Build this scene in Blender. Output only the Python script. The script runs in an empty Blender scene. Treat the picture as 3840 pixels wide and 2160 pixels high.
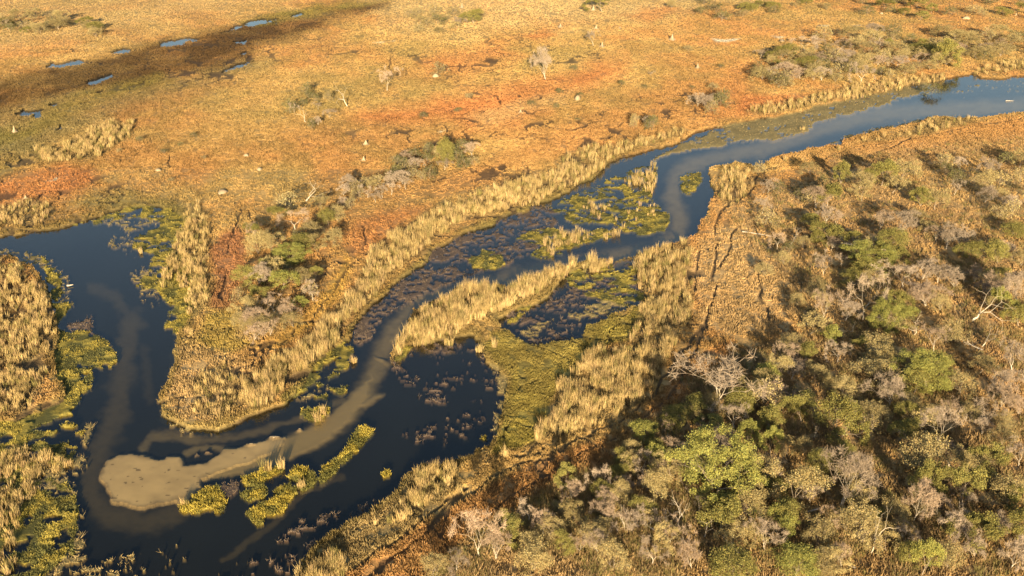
import bpy, math, random
import numpy as np
from mathutils import Vector, Matrix

# ------------------------------------------------------------------ camera, light, exposure
SC = bpy.context.scene
COL = SC.collection
F_PX = 3900.0                 # focal length in pixels of the 3840 px wide photograph
PITCH = math.radians(23.9)
H = 90.0
SP, CP = math.sin(PITCH), math.cos(PITCH)
cam = bpy.data.cameras.new('camera')
cam.sensor_width = 36.0
cam.lens = 36.0 * F_PX / 3840.0
cam.clip_start = 1.0
cam.clip_end = 60000.0
cam_o = bpy.data.objects.new('camera', cam)
cam_o.location = (0, 0, H)
cam_o.rotation_euler = (math.pi / 2 - PITCH, 0, 0)
COL.objects.link(cam_o)
SC.camera = cam_o

SUN_EL = math.radians(13.0)
SUN_ROT = math.radians(179.0)
w = bpy.data.worlds.new('World')
SC.world = w
w.use_nodes = True
nt = w.node_tree
bg = nt.nodes['Background']
sky = nt.nodes.new('ShaderNodeTexSky')
sky.sky_type = 'NISHITA'
sky.sun_disc = False
sky.sun_elevation = SUN_EL
sky.sun_rotation = SUN_ROT
sky.air_density = 1.0
sky.dust_density = 1.0
sky.ozone_density = 1.0
nt.links.new(sky.outputs[0], bg.inputs[0])
bg.inputs[1].default_value = 0.066
sun = bpy.data.lights.new('sun', 'SUN')
sun.energy = 5.0
sun.angle = math.radians(0.5)
sun.color = (1.0, 0.80, 0.50)
sun_o = bpy.data.objects.new('sun', sun)
sdir = Vector((0.02 * math.cos(SUN_EL), -math.cos(SUN_EL), math.sin(SUN_EL)))   # towards the sun
sun_o.rotation_euler = sdir.to_track_quat('Z', 'Y').to_euler()
sun_o.location = (0, -50, 150)
COL.objects.link(sun_o)
SC.view_settings.view_transform = 'Standard'
SC.view_settings.look = 'None'
SC.view_settings.exposure = 1.40
SC.view_settings.gamma = 1.0
SC.cycles.max_bounces = 5
SC.cycles.diffuse_bounces = 2
SC.cycles.glossy_bounces = 2
SC.cycles.transparent_max_bounces = 6

rng = np.random.default_rng(7)
random.seed(7)

# ------------------------------------------------------------------ survey grid: map units (2576 x 1449) -> ground
K = 3840.0 / 2576.0
def ground(xd, yd, z=0.0):
    xd = np.asarray(xd, float); yd = np.asarray(yd, float)
    u = (xd * K - 1920.0) / F_PX
    v = (yd * K - 1080.0) / F_PX
    t = (H - z) / (SP + v * CP)
    return u * t, (CP - v * SP) * t
def depth(yd):
    v = (np.asarray(yd, float) * K - 1080.0) / F_PX
    return H / (SP + v * CP)
def mpd(yd):                                   # metres across one map unit
    return depth(yd) * K / F_PX
def tall(yd, h):                               # metres of a thing that stands h map units tall
    v = (np.asarray(yd, float) * K - 1080.0) / F_PX
    return h * K / F_PX * depth(yd) / (CP - v * SP)

# ------------------------------------------------------------------ noise and outlines
def _h(ix, iy, s):
    n = (ix.astype(np.int64) * 374761393 + iy.astype(np.int64) * 668265263 + s * 974711) & 0x7fffffff
    n = ((n ^ (n >> 13)) * 1274126177) & 0x7fffffff
    return ((n ^ (n >> 16)) & 0xffff) / 65535.0
def vnoise(x, y, s=0):
    ix = np.floor(x); iy = np.floor(y)
    fx = x - ix; fy = y - iy
    fx = fx * fx * (3 - 2 * fx); fy = fy * fy * (3 - 2 * fy)
    a = _h(ix, iy, s); b = _h(ix + 1, iy, s); c = _h(ix, iy + 1, s); d = _h(ix + 1, iy + 1, s)
    return (a * (1 - fx) + b * fx) * (1 - fy) + (c * (1 - fx) + d * fx) * fy
def fbm(x, y, o=3, s=0):
    t = 0.0; a = 0.5; n = 0.0
    for i in range(o):
        t = t + a * vnoise(x, y, s + i * 17); n += a
        x = x * 2.03 + 5.1; y = y * 2.03 + 1.7; a *= 0.5
    return t / n
def sstep(a, b, x):
    t = np.clip((x - a) / (b - a), 0, 1)
    return t * t * (3 - 2 * t)
def sdf(px, py, poly, pad=60.0):
    """signed distance in map units, positive inside; -pad outside the padded box"""
    P = np.array(poly, float)
    out = np.full(px.shape, -pad)
    m = (px > P[:, 0].min() - pad) & (px < P[:, 0].max() + pad) & (py > P[:, 1].min() - pad) & (py < P[:, 1].max() + pad)
    if not m.any():
        return out
    x = px[m]; y = py[m]
    d2 = np.full(x.shape, 1e12); ins = np.zeros(x.shape, bool)
    n = len(P)
    for i in range(n):
        ax, ay = P[i]; bx, by = P[(i + 1) % n]
        ex, ey = bx - ax, by - ay
        L = ex * ex + ey * ey
        if L < 1e-9:
            continue
        t = np.clip(((x - ax) * ex + (y - ay) * ey) / L, 0, 1)
        d2 = np.minimum(d2, (x - ax - t * ex) ** 2 + (y - ay - t * ey) ** 2)
        c = (ay > y) != (by > y)
        if ey != 0:
            ins ^= c & (x < ex * (y - ay) / ey + ax)
    d = np.sqrt(d2)
    out[m] = np.where(ins, d, -d)
    return np.maximum(out, -pad)
def line_dist(px, py, pts):
    d2 = np.full(px.shape, 1e12)
    for (ax, ay), (bx, by) in zip(pts[:-1], pts[1:]):
        ex, ey = bx - ax, by - ay
        L = ex * ex + ey * ey + 1e-9
        t = np.clip(((px - ax) * ex + (py - ay) * ey) / L, 0, 1)
        d2 = np.minimum(d2, (px - ax - t * ex) ** 2 + (py - ay - t * ey) ** 2)
    return np.sqrt(d2)

# ------------------------------------------------------------------ the survey: water, mats, reeds, soils
NB = [(2640,180),(2576,190),(2517,197),(2470,200),(2444,187),(2380,200),(2334,210),(2284,217),(2217,237),(2160,243),(2117,257),(2050,270),(1984,290),(1904,302),(1827,317),(1750,333),(1717,358),(1682,367),(1625,380),(1559,397),(1525,417),(1502,443),(1455,467),(1392,503),(1339,516),(1332,533),(1275,546),(1235,566),(1179,583),(1125,613),(1092,633),(1072,660),(1032,690),(992,716),(969,746),(939,766),(905,800),(885,830),(880,880)]
SB = [(985,913),(992,876),(1019,840),(1035,810),(1045,783),(1085,760),(1132,746),(1149,730),(1215,720),(1279,723),(1342,696),(1412,676),(1475,660),(1545,656),(1592,650),(1605,640),(1692,616),(1717,610),(1750,590),(1780,536),(1794,493),(1797,483),(1784,460),(1787,423),(1857,413),(1910,420),(1944,400),(2017,383),(2080,367),(2117,367),(2124,355),(2217,328),(2284,317),(2350,297),(2464,300),(2550,287),(2576,283),(2640,275)]
RIVER = NB + SB
LAGOON = [(-60,597),(0,596),(33,593),(100,583),(160,573),(200,560),(240,545),(290,530),(333,522),(400,520),(440,530),(465,560),(470,600),(462,650),(478,700),(488,760),(485,800),(462,830),(445,850),(437,883),(440,906),(427,943),(423,966),(405,1000),(410,1046),(447,1066),(480,1081),(547,1083),(587,1073),(633,1049),(667,1033),(717,1020),(745,990),(775,950),(800,912),(835,885),(870,855),(905,850),(930,870),(985,913),(1010,880),(1040,868),(1092,860),(1142,850),(1192,846),(1212,876),(1225,910),(1259,933),(1279,966),(1272,999),(1269,1039),(1255,1066),(1249,1099),(1232,1126),(1205,1139),(1159,1163),(1112,1173),(1065,1179),(1025,1199),(1009,1219),(979,1259),(952,1276),(909,1306),(879,1319),(859,1336),(833,1346),(800,1376),(767,1416),(747,1449),(720,1620),(-60,1620),(-60,1068),(40,1062),(110,1035),(160,1010),(165,985),(140,950),(135,900),(150,860),(140,815),(130,760),(115,715),(80,672),(40,650),(-60,640)]
MARSH_S = [(1422,696),(1470,670),(1550,656),(1600,650),(1605,700),(1625,750),(1610,776),(1592,776),(1535,800),(1475,825),(1465,850),(1345,874),(1300,856),(1262,828),(1250,806),(1292,780),(1359,763),(1400,725)]
POOLS = [[(117,173),(133,160),(200,153),(213,160),(187,168),(133,175)],[(273,133),(300,125),(330,127),(300,137)],[(393,117),(407,105),(450,97),(520,95),(500,103),(443,113),(417,117)],[(520,92),(567,78),(600,67),(643,52),(697,50),(693,57),(650,60),(610,70),(567,87)],[(560,182),(600,163),(643,152),(647,157),(607,172)],[(590,109),(620,102),(613,111)],[(585,142),(620,131),(617,139)],[(125,266),(147,261),(140,268)],[(50,292),(80,285),(75,296)],[(80,297),(100,287),(113,283),(97,298)],[(735,40),(767,34),(750,41)],[(233,240),(260,230),(250,240)],[(143,334),(153,318),(157,330)],[(40,290),(60,280),(110,280),(60,292)],[(187,224),(230,203),(280,187),(285,195),(240,217)]]
# floating plant mats: (outline, cover 0..1)
MATS = [
 ([(445,1275),(470,1262),(505,1230),(540,1222),(560,1240),(572,1280),(560,1295),(540,1297),(535,1285),(500,1290),(460,1290)],.97),
 ([(600,1206),(650,1186),(683,1183),(713,1172),(717,1183),(683,1199),(640,1223),(617,1223)],.97),
 ([(600,1243),(633,1229),(667,1219),(677,1233),(663,1256),(627,1263)],.97),
 ([(617,1286),(650,1273),(693,1253),(693,1229),(727,1216),(750,1233),(733,1256),(710,1289),(667,1299),(667,1316),(643,1324),(627,1299)],.97),
 ([(723,1203),(747,1176),(770,1173),(790,1186),(793,1206),(783,1229),(760,1236),(750,1213)],.97),
 ([(797,1206),(810,1179),(859,1146),(902,1079),(922,1066),(939,1083),(925,1109),(859,1169),(820,1210),(802,1214)],.98),
 ([(750,1033),(800,1023),(833,1019),(823,1043),(793,1063),(763,1049)],.95),
 ([(792,1000),(830,987),(826,1006)],.95),([(833,980),(875,970),(872,994),(845,992)],.95),
 ([(962,1190),(972,1180),(984,1186),(980,1197),(966,1199)],1.),([(1209,1105),(1219,1097),(1229,1104),(1220,1112)],1.),
 ([(335,600),(345,590),(400,570),(440,560),(440,640),(390,645),(367,636),(335,623)],.85),
 ([(383,646),(440,630),(470,700),(460,800),(440,843),(413,826),(423,790),(425,765),(400,740),(385,730),(350,745),(345,715),(370,683)],.62),
 ([(425,640),(470,600),(490,700),(495,800),(455,850),(438,840),(440,780),(425,740),(410,690)],.97),
 ([(180,566),(240,548),(290,532),(333,518),(400,516),(450,530),(475,570),(470,620),(430,610),(400,560),(330,545),(250,565)],.62),
 ([(400,555),(440,525),(475,570),(475,620),(430,620)],.97),
 ([(740,1000),(775,945),(800,905),(840,880),(875,850),(860,890),(810,930),(775,985)],.95),
 ([(-60,1062),(40,1058),(110,1032),(165,1000),(215,985),(190,1020),(150,1050),(60,1090),(-60,1110)],.97),
 ([(120,720),(140,760),(165,760),(160,810),(150,860),(190,830),(230,830),(235,980),(170,1010),(150,950),(135,880),(140,815)],.86),
 ([(-60,1400),(40,1380),(120,1400),(80,1480),(-60,1520)],.56),
 ([(760,985),(800,915),(840,885),(880,850),(895,885),(880,920),(850,945),(805,975)],.62),
 ([(1295,600),(1340,572),(1400,577),(1440,600),(1405,617),(1330,612)],.93),
 ([(1179,653),(1220,630),(1262,640),(1270,667),(1220,680),(1190,672)],.95),
 ([(1330,640),(1390,600),(1440,600),(1500,575),(1560,575),(1540,595),(1450,622),(1400,645),(1360,655)],.66),
 ([(1410,545),(1450,525),(1560,540),(1620,525),(1680,535),(1690,556),(1674,580),(1600,595),(1560,575),(1490,560),(1440,565)],.72),
 ([(1380,520),(1440,490),(1500,470),(1550,440),(1640,410),(1655,430),(1640,500),(1670,530),(1620,530),(1540,545),(1450,530),(1400,545)],.50),
 ([(1640,530),(1680,535),(1690,556),(1674,580),(1640,585),(1610,565)],.98),
 ([(1705,455),(1725,437),(1765,432),(1765,455),(1745,487),(1728,492),(1712,480)],.95),
 ([(1785,425),(1860,413),(1840,440),(1815,470),(1800,500),(1785,470)],.55),
 ([(1422,696),(1470,670),(1550,656),(1600,650),(1605,700),(1625,750),(1605,775),(1559,766),(1475,750),(1442,723)],.55),
 ([(1275,816),(1285,775),(1359,746),(1390,735),(1340,765),(1300,810)],.5),
 ([(989,913),(1000,885),(1025,870),(1060,860),(1040,875),(1020,900)],.9),
 ([(1060,770),(1090,755),(1135,745),(1120,765),(1085,785)],.75),
 ([(0,1040),(160,1033),(210,1050),(215,1080),(195,1120),(185,1165),(100,1190),(0,1190)],.50),
 ([(-60,1190),(100,1186),(185,1230),(200,1293),(187,1349),(185,1399),(120,1420),(-60,1420)],.53),
 ([(-60,1400),(60,1390),(150,1410),(90,1470),(-60,1520)],.55),
 ([(130,830),(240,836),(267,853),(297,903),(283,923),(227,930),(233,976),(190,1010),(140,1010),(130,900)],.9),
 ([(100,643),(150,683),(160,750),(177,770),(163,800),(130,780),(120,700)],.8),
]
# sparse emergent weeds in dark water: (outline, cover, purple)
WEEDS = [
 ([(885,830),(939,766),(969,746),(1032,690),(1092,633),(1179,583),(1275,546),(1339,516),(1400,520),(1400,580),(1340,640),(1275,668),(1150,705),(1060,745),(990,780),(950,820),(900,890)],.47,1),
 ([(1640,400),(1720,360),(1827,317),(1904,302),(2050,270),(2160,243),(2334,210),(2334,230),(2192,273),(2110,293),(2050,310),(2034,327),(1950,353),(1884,353),(1810,367),(1767,373),(1700,385)],.78,0),
 ([(2080,367),(2124,340),(2217,315),(2300,300),(2350,290),(2464,298),(2350,305),(2284,320),(2217,330),(2124,360)],.6,0),
 ([(1900,415),(1944,396),(2030,375),(2090,362),(2100,370),(2017,388),(1944,405)],.7,0),
 ([(2380,230),(2460,205),(2576,195),(2640,190),(2640,230),(2576,235),(2500,225),(2420,240)],.16,0),
 (MARSH_S,.33,1),
 ([(1220,880),(1290,960),(1290,1060),(1262,1140),(1200,1150),(1235,1080),(1250,1010),(1245,950)],.45,0),
 ([(1459,812),(1525,793),(1592,776),(1600,760),(1540,740),(1470,770),(1400,800),(1342,855),(1300,835),(1340,815),(1420,790)],.55,0),
 ([(1142,850),(1192,846),(1212,876),(1279,966),(1272,999),(1255,1066),(1160,1080),(1060,1010),(1000,960),(985,913),(1045,863)],.20,1),
 ([(1060,1010),(1270,1030),(1240,1126),(1100,1175),(1000,1190),(1000,1080)],.06,1),
 ([(747,1449),(833,1346),(909,1306),(1009,1219),(980,1215),(880,1290),(760,1300),(640,1400),(600,1449)],.27,1),
 ([(200,1400),(640,1330),(700,1449),(680,1520),(180,1520)],.07,0),
 ([(0,1185),(180,1165),(215,1080),(207,1040),(240,1060),(215,1160),(160,1200),(210,1240),(215,1330),(200,1420),(330,1449),(150,1480),(130,1449),(187,1349),(190,1249),(0,1215)],.38,0),
 ([(383,646),(330,680),(325,740),(350,770),(400,780),(420,770),(400,740)],.30,0),
 ([(200,560),(290,536),(383,533),(430,545),(370,575),(280,600),(270,620),(300,640),(340,640),(335,600),(300,570)],.38,0),
 ([(-60,620),(113,640),(175,700),(185,780),(150,760),(100,670),(-60,650)],.42,0),
 ([(167,813),(230,800),(240,836),(270,850),(297,903),(230,900),(180,860)],.55,1),
 ([(395,1000),(447,1066),(480,1081),(547,1083),(540,1092),(450,1085),(400,1050)],.35,0),
 ([(750,1003),(833,960),(830,990),(720,1035)],.35,0),
 ([(527,1240),(567,1215),(610,1208),(600,1235),(570,1255)],.8,1),
 ([(150,1200),(193,1163),(200,1113),(230,1120),(240,1200),(200,1260)],.14,0),
]
SILT = [ # (line, half width, strength)
 ([(2640,262),(2384,272),(2217,282),(2050,325),(1950,362),(1817,390),(1734,412),(1700,440),(1688,490),(1712,545),(1705,590),(1640,628),(1500,650),(1400,668),(1300,690),(1200,715),(1100,742),(1040,775),(995,820),(965,870),(942,930),(910,985),(870,1040),(820,1082),(740,1112),(650,1142),(560,1172)],24,.8),
 ([(1212,712),(1100,742),(1030,785),(990,830),(965,870),(942,930),(910,985),(870,1040),(820,1082),(740,1112)],27,.85),
 ([(330,800),(310,880),(305,960),(285,1030),(262,1090),(240,1140),(225,1180),(225,1240),(270,1290),(370,1305),(440,1280)],34,.24),
 ([(360,870),(370,930),(372,1000)],16,.10),
 ([(230,720),(290,740),(330,800)],16,.18),
 ([(500,1100),(420,1085),(380,1090),(360,1120)],14,.55),
 ([(860,1000),(760,1045),(640,1082),(560,1097),(480,1100)],10,.45),
 ([(470,1130),(520,1115),(600,1128),(660,1118)],10,.7),
 ([(860,1190),(760,1230),(690,1310),(560,1400)],9,.22),
]
SAND = [[(290,1149),(310,1139),(330,1139),(350,1146),(367,1146),(413,1153),(423,1148),(450,1146),(457,1166),(520,1163),(563,1129),(593,1126),(650,1109),(687,1098),(720,1096),(690,1130),(620,1160),(567,1176),(500,1200),(500,1226),(467,1243),(417,1259),(360,1274),(320,1268),(283,1256),(267,1223),(253,1196),(257,1173),(273,1156)],
        [(440,1255),(462,1246),(485,1236),(470,1258),(450,1265)]]
SAND2 = [[(500,1200),(600,1190),(700,1165),(800,1118),(870,1062),(925,990),(935,940),(915,960),(860,1010),(800,1062),(720,1096),(640,1115),(540,1150)],
         [(985,850),(1010,815),(1030,800),(1022,830),(1000,860)], [(905,1010),(940,985),(965,985),(950,1000),(920,1020)]]
BARS = [[(668,1099),(680,1094),(705,1092),(707,1096),(690,1100)],[(742,1083),(752,1078),(762,1079),(755,1084)],[(622,1117),(640,1112),(645,1116),(630,1119)],[(494,1144),(500,1140),(504,1145)],[(514,1135),(527,1133),(532,1136),(520,1138)]]
# reed beds: (outline, units of map per clump, height m, label)
BEDS = [
 ([(1720,325),(1642,350),(1542,370),(1459,383),(1409,397),(1400,445),(1292,462),(1225,482),(1209,490),(1125,530),(1065,553),(982,596),(932,640),(919,683),(892,726),(859,760),(833,800),(767,860),(733,890),(680,930),(620,980),(605,1015),(640,1040),(700,1003),(760,955),(820,890),(850,870),(885,800),(940,762),(970,722),(1015,676),(1062,637),(1109,603),(1179,556),(1230,545),(1330,528),(1400,490),(1480,458),(1540,410),(1560,392),(1650,368),(1722,343)],36,2.5,'long belt of straw-coloured reeds along the red plain bank of the river'),
 ([(1877,283),(1917,273),(2017,253),(2084,240),(2150,217),(2250,207),(2377,187),(2377,203),(2250,233),(2167,250),(2050,267),(1950,290),(1904,297)],26,2.6,'thin row of tall straw reeds lining the far upstream bank'),
 ([(2450,182),(2576,150),(2640,138),(2640,175),(2576,180),(2450,195)],24,2.8,'short reed row on the far bank beyond the widest upstream water'),
 ([(2140,366),(2300,332),(2340,302),(2440,300),(2450,315),(2400,325),(2330,347),(2200,362)],55,2.3,'scattered reed tufts along the upstream bank on the woodland side'),
 ([(1805,505),(1815,440),(1850,430),(1880,440),(1905,465),(1870,505),(1830,525)],34,2.3,'small reed patch at the corner where the river bends'),
 ([(989,911),(1000,885),(1022,840),(1059,795),(1125,752),(1155,735),(1225,726),(1275,733),(1352,702),(1409,675),(1452,667),(1492,658),(1539,662),(1545,680),(1509,694),(1442,692),(1422,700),(1392,716),(1359,746),(1290,775),(1259,790),(1200,815),(1142,850),(1092,864),(1050,875),(1025,868),(1000,900)],30,2.7,'dense pale reed bed on the spit between the channel and the dark lagoon'),
 ([(1602,643),(1665,625),(1720,613),(1740,640),(1745,716),(1742,766),(1735,816),(1715,843),(1692,883),(1670,930),(1655,985),(1592,1033),(1542,1070),(1492,1082),(1440,1095),(1379,1116),(1345,1123),(1352,1093),(1380,1060),(1399,1016),(1405,966),(1452,935),(1482,890),(1585,885),(1590,850),(1602,823),(1605,783),(1645,756),(1609,730),(1590,700),(1600,670)],44,2.3,'wide pale reed bed between the green marsh meadow and the golden field'),
 ([(1009,1226),(1059,1196),(1142,1181),(1152,1213),(1112,1253),(1059,1306),(1005,1326),(939,1333),(992,1283)],50,2.2,'tufted reed patch on the bank below the dark lagoon'),
 ([(750,1455),(800,1420),(850,1405),(870,1449),(860,1500),(740,1500)],50,2.2,'reed tufts on the muddy bank at the lowest river edge'),
 ([(-40,665),(50,673),(83,723),(130,736),(127,783),(140,816),(147,860),(127,900),(123,950),(90,960),(40,900),(-40,880)],44,2.0,'ragged straw reed bed beside the wide lagoon west shore'),
 ([(443,526),(500,516),(523,560),(527,616),(520,716),(527,766),(500,806),(470,800),(467,733),(407,726),(410,670),(440,633),(443,593),(467,566)],58,1.9,'tall golden reed band between lagoon mats and the cracked red ground'),
 ([(-40,530),(80,512),(140,525),(130,560),(60,575),(-40,572)],75,1.7,'reed fringe above the green shore of the lagoon'),
 ([(60,410),(100,377),(150,377),(233,327),(283,310),(337,313),(327,353),(283,377),(243,403),(150,413)],17,2.1,'isolated pale reed patch on the plain near the brown marsh'),
 ([(-40,1110),(60,1125),(130,1150),(185,1163),(150,1187),(100,1200),(90,1240),(50,1300),(-40,1320)],70,1.4,'rows of short golden reeds in the water facing the sandbar'),
 ([(1359,646),(1379,593),(1425,580),(1492,570),(1502,590),(1442,620),(1380,652)],70,2.2,'reed tufts standing on mats in the marsh beside the channel'),
 ([(1510,600),(1569,568),(1572,585),(1525,606)],40,2.4,'bright plumed reed clump row on the marsh edge by the channel'),
 ([(1552,467),(1600,440),(1640,415),(1657,427),(1650,470),(1636,495),(1600,472)],42,2.6,'reed clumps where the channel bends around the marsh tip'),
 ([(1440,540),(1480,510),(1600,520),(1650,510),(1680,540),(1640,560),(1540,560)],170,1.9,'sparse lone reed stalks over the yellow-green marsh mat'),
 ([(485,960),(560,920),(640,960),(600,1020),(560,1060),(490,1050)],170,1.6,'thin scattered reeds on the tip of the peninsula'),
 ([(-40,860),(60,880),(115,960),(70,1040),(-40,1055)],60,1.7,'broken reed tufts on the rusty bank above the flooded corner'),
 ([(-40,1320),(40,1310),(60,1360),(20,1449),(-40,1449)],130,1.7,'sparse reed tufts in the lowest corner marsh'),
]
# soils: (outline, colour, soft edge in map units, strength)
RED=(.44,.175,.06); ORA=(.45,.225,.075); GOLD=(.47,.28,.095); OLI=(.27,.20,.065); TAN=(.49,.30,.125); PALE=(.47,.31,.13)
BRN=(.075,.042,.018); GRN=(.19,.15,.035); WOODF=(.38,.23,.098); MEAD=(.275,.205,.045); GREY=(.30,.24,.16); REEDF=(.20,.145,.06); RUST=(.33,.14,.06)
SOILS = [
 ([(900,-40),(2000,-40),(1700,40),(1400,75),(1150,85),(950,70)],PALE,35,.8),
 ([(-60,-40),(900,-40),(600,40),(300,90),(-60,150)],PALE,40,.6),
 ([(600,320),(800,200),(1000,120),(1350,110),(1500,130),(1250,190),(1000,230),(900,280),(760,310)],OLI,40,.42),
 ([(420,360),(560,280),(760,300),(900,300),(700,380),(500,420)],GOLD,40,.6),
 ([(-60,360),(60,330),(150,400),(60,430),(-60,470)],OLI,25,.8),
 ([(180,520),(330,480),(430,505),(520,540),(460,590),(400,570),(300,540)],OLI,18,.8),
 ([(400,400),(500,385),(560,420),(520,470),(440,460)],ORA,25,.9),
 ([(900,310),(1000,275),(1080,262),(1200,235),(1300,200),(1420,180),(1500,150),(1570,140),(1540,190),(1420,245),(1300,285),(1180,300),(1050,320),(950,330)],RED,33,0.95),
 ([(1100,130),(1250,110),(1300,150),(1180,185),(1080,200),(1050,160)],RED,27,0.7),
 ([(1300,360),(1500,300),(1700,270),(1800,300),(1600,350),(1400,400),(1250,440),(1180,480),(1150,450)],ORA,30,.9),
 ([(1100,250),(1250,240),(1400,290),(1300,330),(1180,340)],RED,30,0.7),
 ([(1180,300),(1330,255),(1450,225),(1420,265),(1300,300),(1220,325)],PALE,14,.5),
 ([(1315,95),(1375,82),(1400,92),(1340,102)],RED,8,.9),([(1560,40),(1680,10),(1720,25),(1640,60)],RED,12,.6),
 ([(1740,330),(1780,240),(1850,200),(1900,190),(1900,260),(1860,300)],RED,34,.5),
 ([(1850,292),(1870,250),(1960,238),(2040,240),(2000,262),(1900,290)],RED,10,.95),
 ([(865,600),(900,560),(960,540),(1040,525),(1090,520),(1000,580),(930,640),(880,650)],RED,20,.85),
 ([(1080,470),(1200,430),(1260,430),(1200,470),(1100,510)],ORA,14,.9),
 ([(525,640),(560,590),(600,570),(620,600),(615,700),(605,760),(560,795),(530,775),(545,700)],RUST,12,.9),
 ([(-20,470),(60,440),(160,420),(240,430),(250,470),(180,500),(60,510),(-20,520)],RED,19,0.88),
 ([(250,400),(330,350),(420,380),(400,430),(300,430)],ORA,16,.7),
 ([(250,280),(330,250),(400,265),(300,310)],RED,18,0.73),
 ([(-60,640),(0,650),(40,720),(70,850),(60,960),(-60,1000)],RUST,20,.45),
 ([(-60,960),(60,960),(110,1000),(60,1050),(-60,1060)],TAN,14,.8),
 ([(520,790),(590,780),(600,850),(640,870),(560,900),(500,860)],(.36,.25,.055),12,.9),
 ([(640,880),(720,830),(800,760),(860,690),(870,640),(890,680),(860,760),(780,840),(700,890)],(.42,.24,.05),12,.8),
 ([(590,830),(700,820),(720,840),(650,860),(590,860)],PALE,10,.6),
 ([(450,870),(560,890),(640,930),(600,1010),(540,1070),(450,1060),(420,1000)],TAN,14,.8),
 ([(700,1005),(760,960),(850,872),(905,800),(975,730),(1032,690),(1092,640),(1179,585),(1275,546),(1339,518),(1392,503),(1500,445),(1500,455),(1339,530),(1180,600),(1000,715),(900,820),(790,975),(720,1020)],GRN,8,.9),
 ([(1720,660),(1800,570),(1900,560),(1930,640),(1990,700),(2010,790),(1960,850),(1860,860),(1760,830)],TAN,18,.8),
 ([(1787,500),(1870,450),(1960,430),(2080,400),(2200,360),(2350,330),(2576,290),(2576,340),(2400,380),(2200,420),(2000,480),(1870,560),(1790,580)],ORA,12,.8),
 ([(1830,520),(2000,470),(2100,400),(2250,380),(2576,350),(2700,340),(2700,1600),(1000,1600),(1060,1449),(1160,1370),(1300,1280),(1440,1200),(1560,1110),(1650,1040),(1720,930),(1900,890),(2020,830),(1990,720),(1900,620)],WOODF,26,.85),
 ([(2250,440),(2450,400),(2640,480),(2640,600),(2500,560),(2350,500)],(.40,.25,.10),30,.7),
 ([(1660,1000),(1720,930),(1800,880),(1850,860),(1830,920),(1760,960),(1690,1040),(1560,1110),(1540,1170),(1440,1215),(1340,1260),(1200,1330),(1060,1470),(840,1470),(960,1400),(1090,1310),(1200,1250),(1330,1180),(1450,1130),(1560,1090)],(.44,.21,.07),10,.9),
 ([(1459,810),(1512,793),(1575,800),(1599,773),(1645,760),(1620,820),(1599,823),(1590,860),(1485,885),(1475,916),(1452,950),(1409,966),(1392,1010),(1375,1055),(1392,1073),(1359,1116),(1300,1140),(1240,1150),(1255,1090),(1279,1000),(1279,943),(1242,916),(1212,873),(1242,843),(1292,830),(1339,853),(1392,846),(1452,833)],MEAD,7,1.),
 ([(-60,285),(60,275),(200,230),(330,205),(480,190),(640,150),(700,160),(520,230),(380,270),(200,330),(60,400),(-60,420)],(.22,.165,.065),20,.7),
 ([(-60,230),(0,210),(60,190),(120,172),(200,158),(280,135),(380,110),(480,98),(560,80),(620,55),(700,38),(800,22),(900,5),(990,-5),(985,20),(900,45),(850,55),(800,75),(720,105),(650,120),(640,150),(560,185),(480,190),(400,205),(330,230),(260,225),(200,235),(130,255),(60,275),(-60,300)],BRN,17,.95),
 ([(-60,345),(60,318),(130,275),(200,248),(260,225),(330,210),(400,195),(430,212),(330,240),(260,262),(200,285),(150,312),(100,335),(30,358),(-60,370)],GRN,16,.8),
 ([(600,60),(700,30),(850,10),(990,-5),(900,20),(760,50),(640,70)],GRN,8,.7),
 ([(880,1322),(960,1280),(1030,1205),(1130,1180),(1160,1215),(1090,1300),(990,1370),(860,1449),(760,1449)],(.30,.20,.08),12,.85),
]
PANS = [[(1787,100),(1820,103),(1864,100),(1850,106),(1822,110),(1800,107)],[(2054,69),(2087,67),(2080,71)],[(2140,67),(2165,66),(2155,69)],[(115,463),(150,452),(140,460)],[(938,111),(968,107),(965,110)],[(983,106),(997,103),(995,106)],[(1098,336),(1122,333),(1112,338)],[(1940,92),(1975,96),(1960,100)]]
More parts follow.
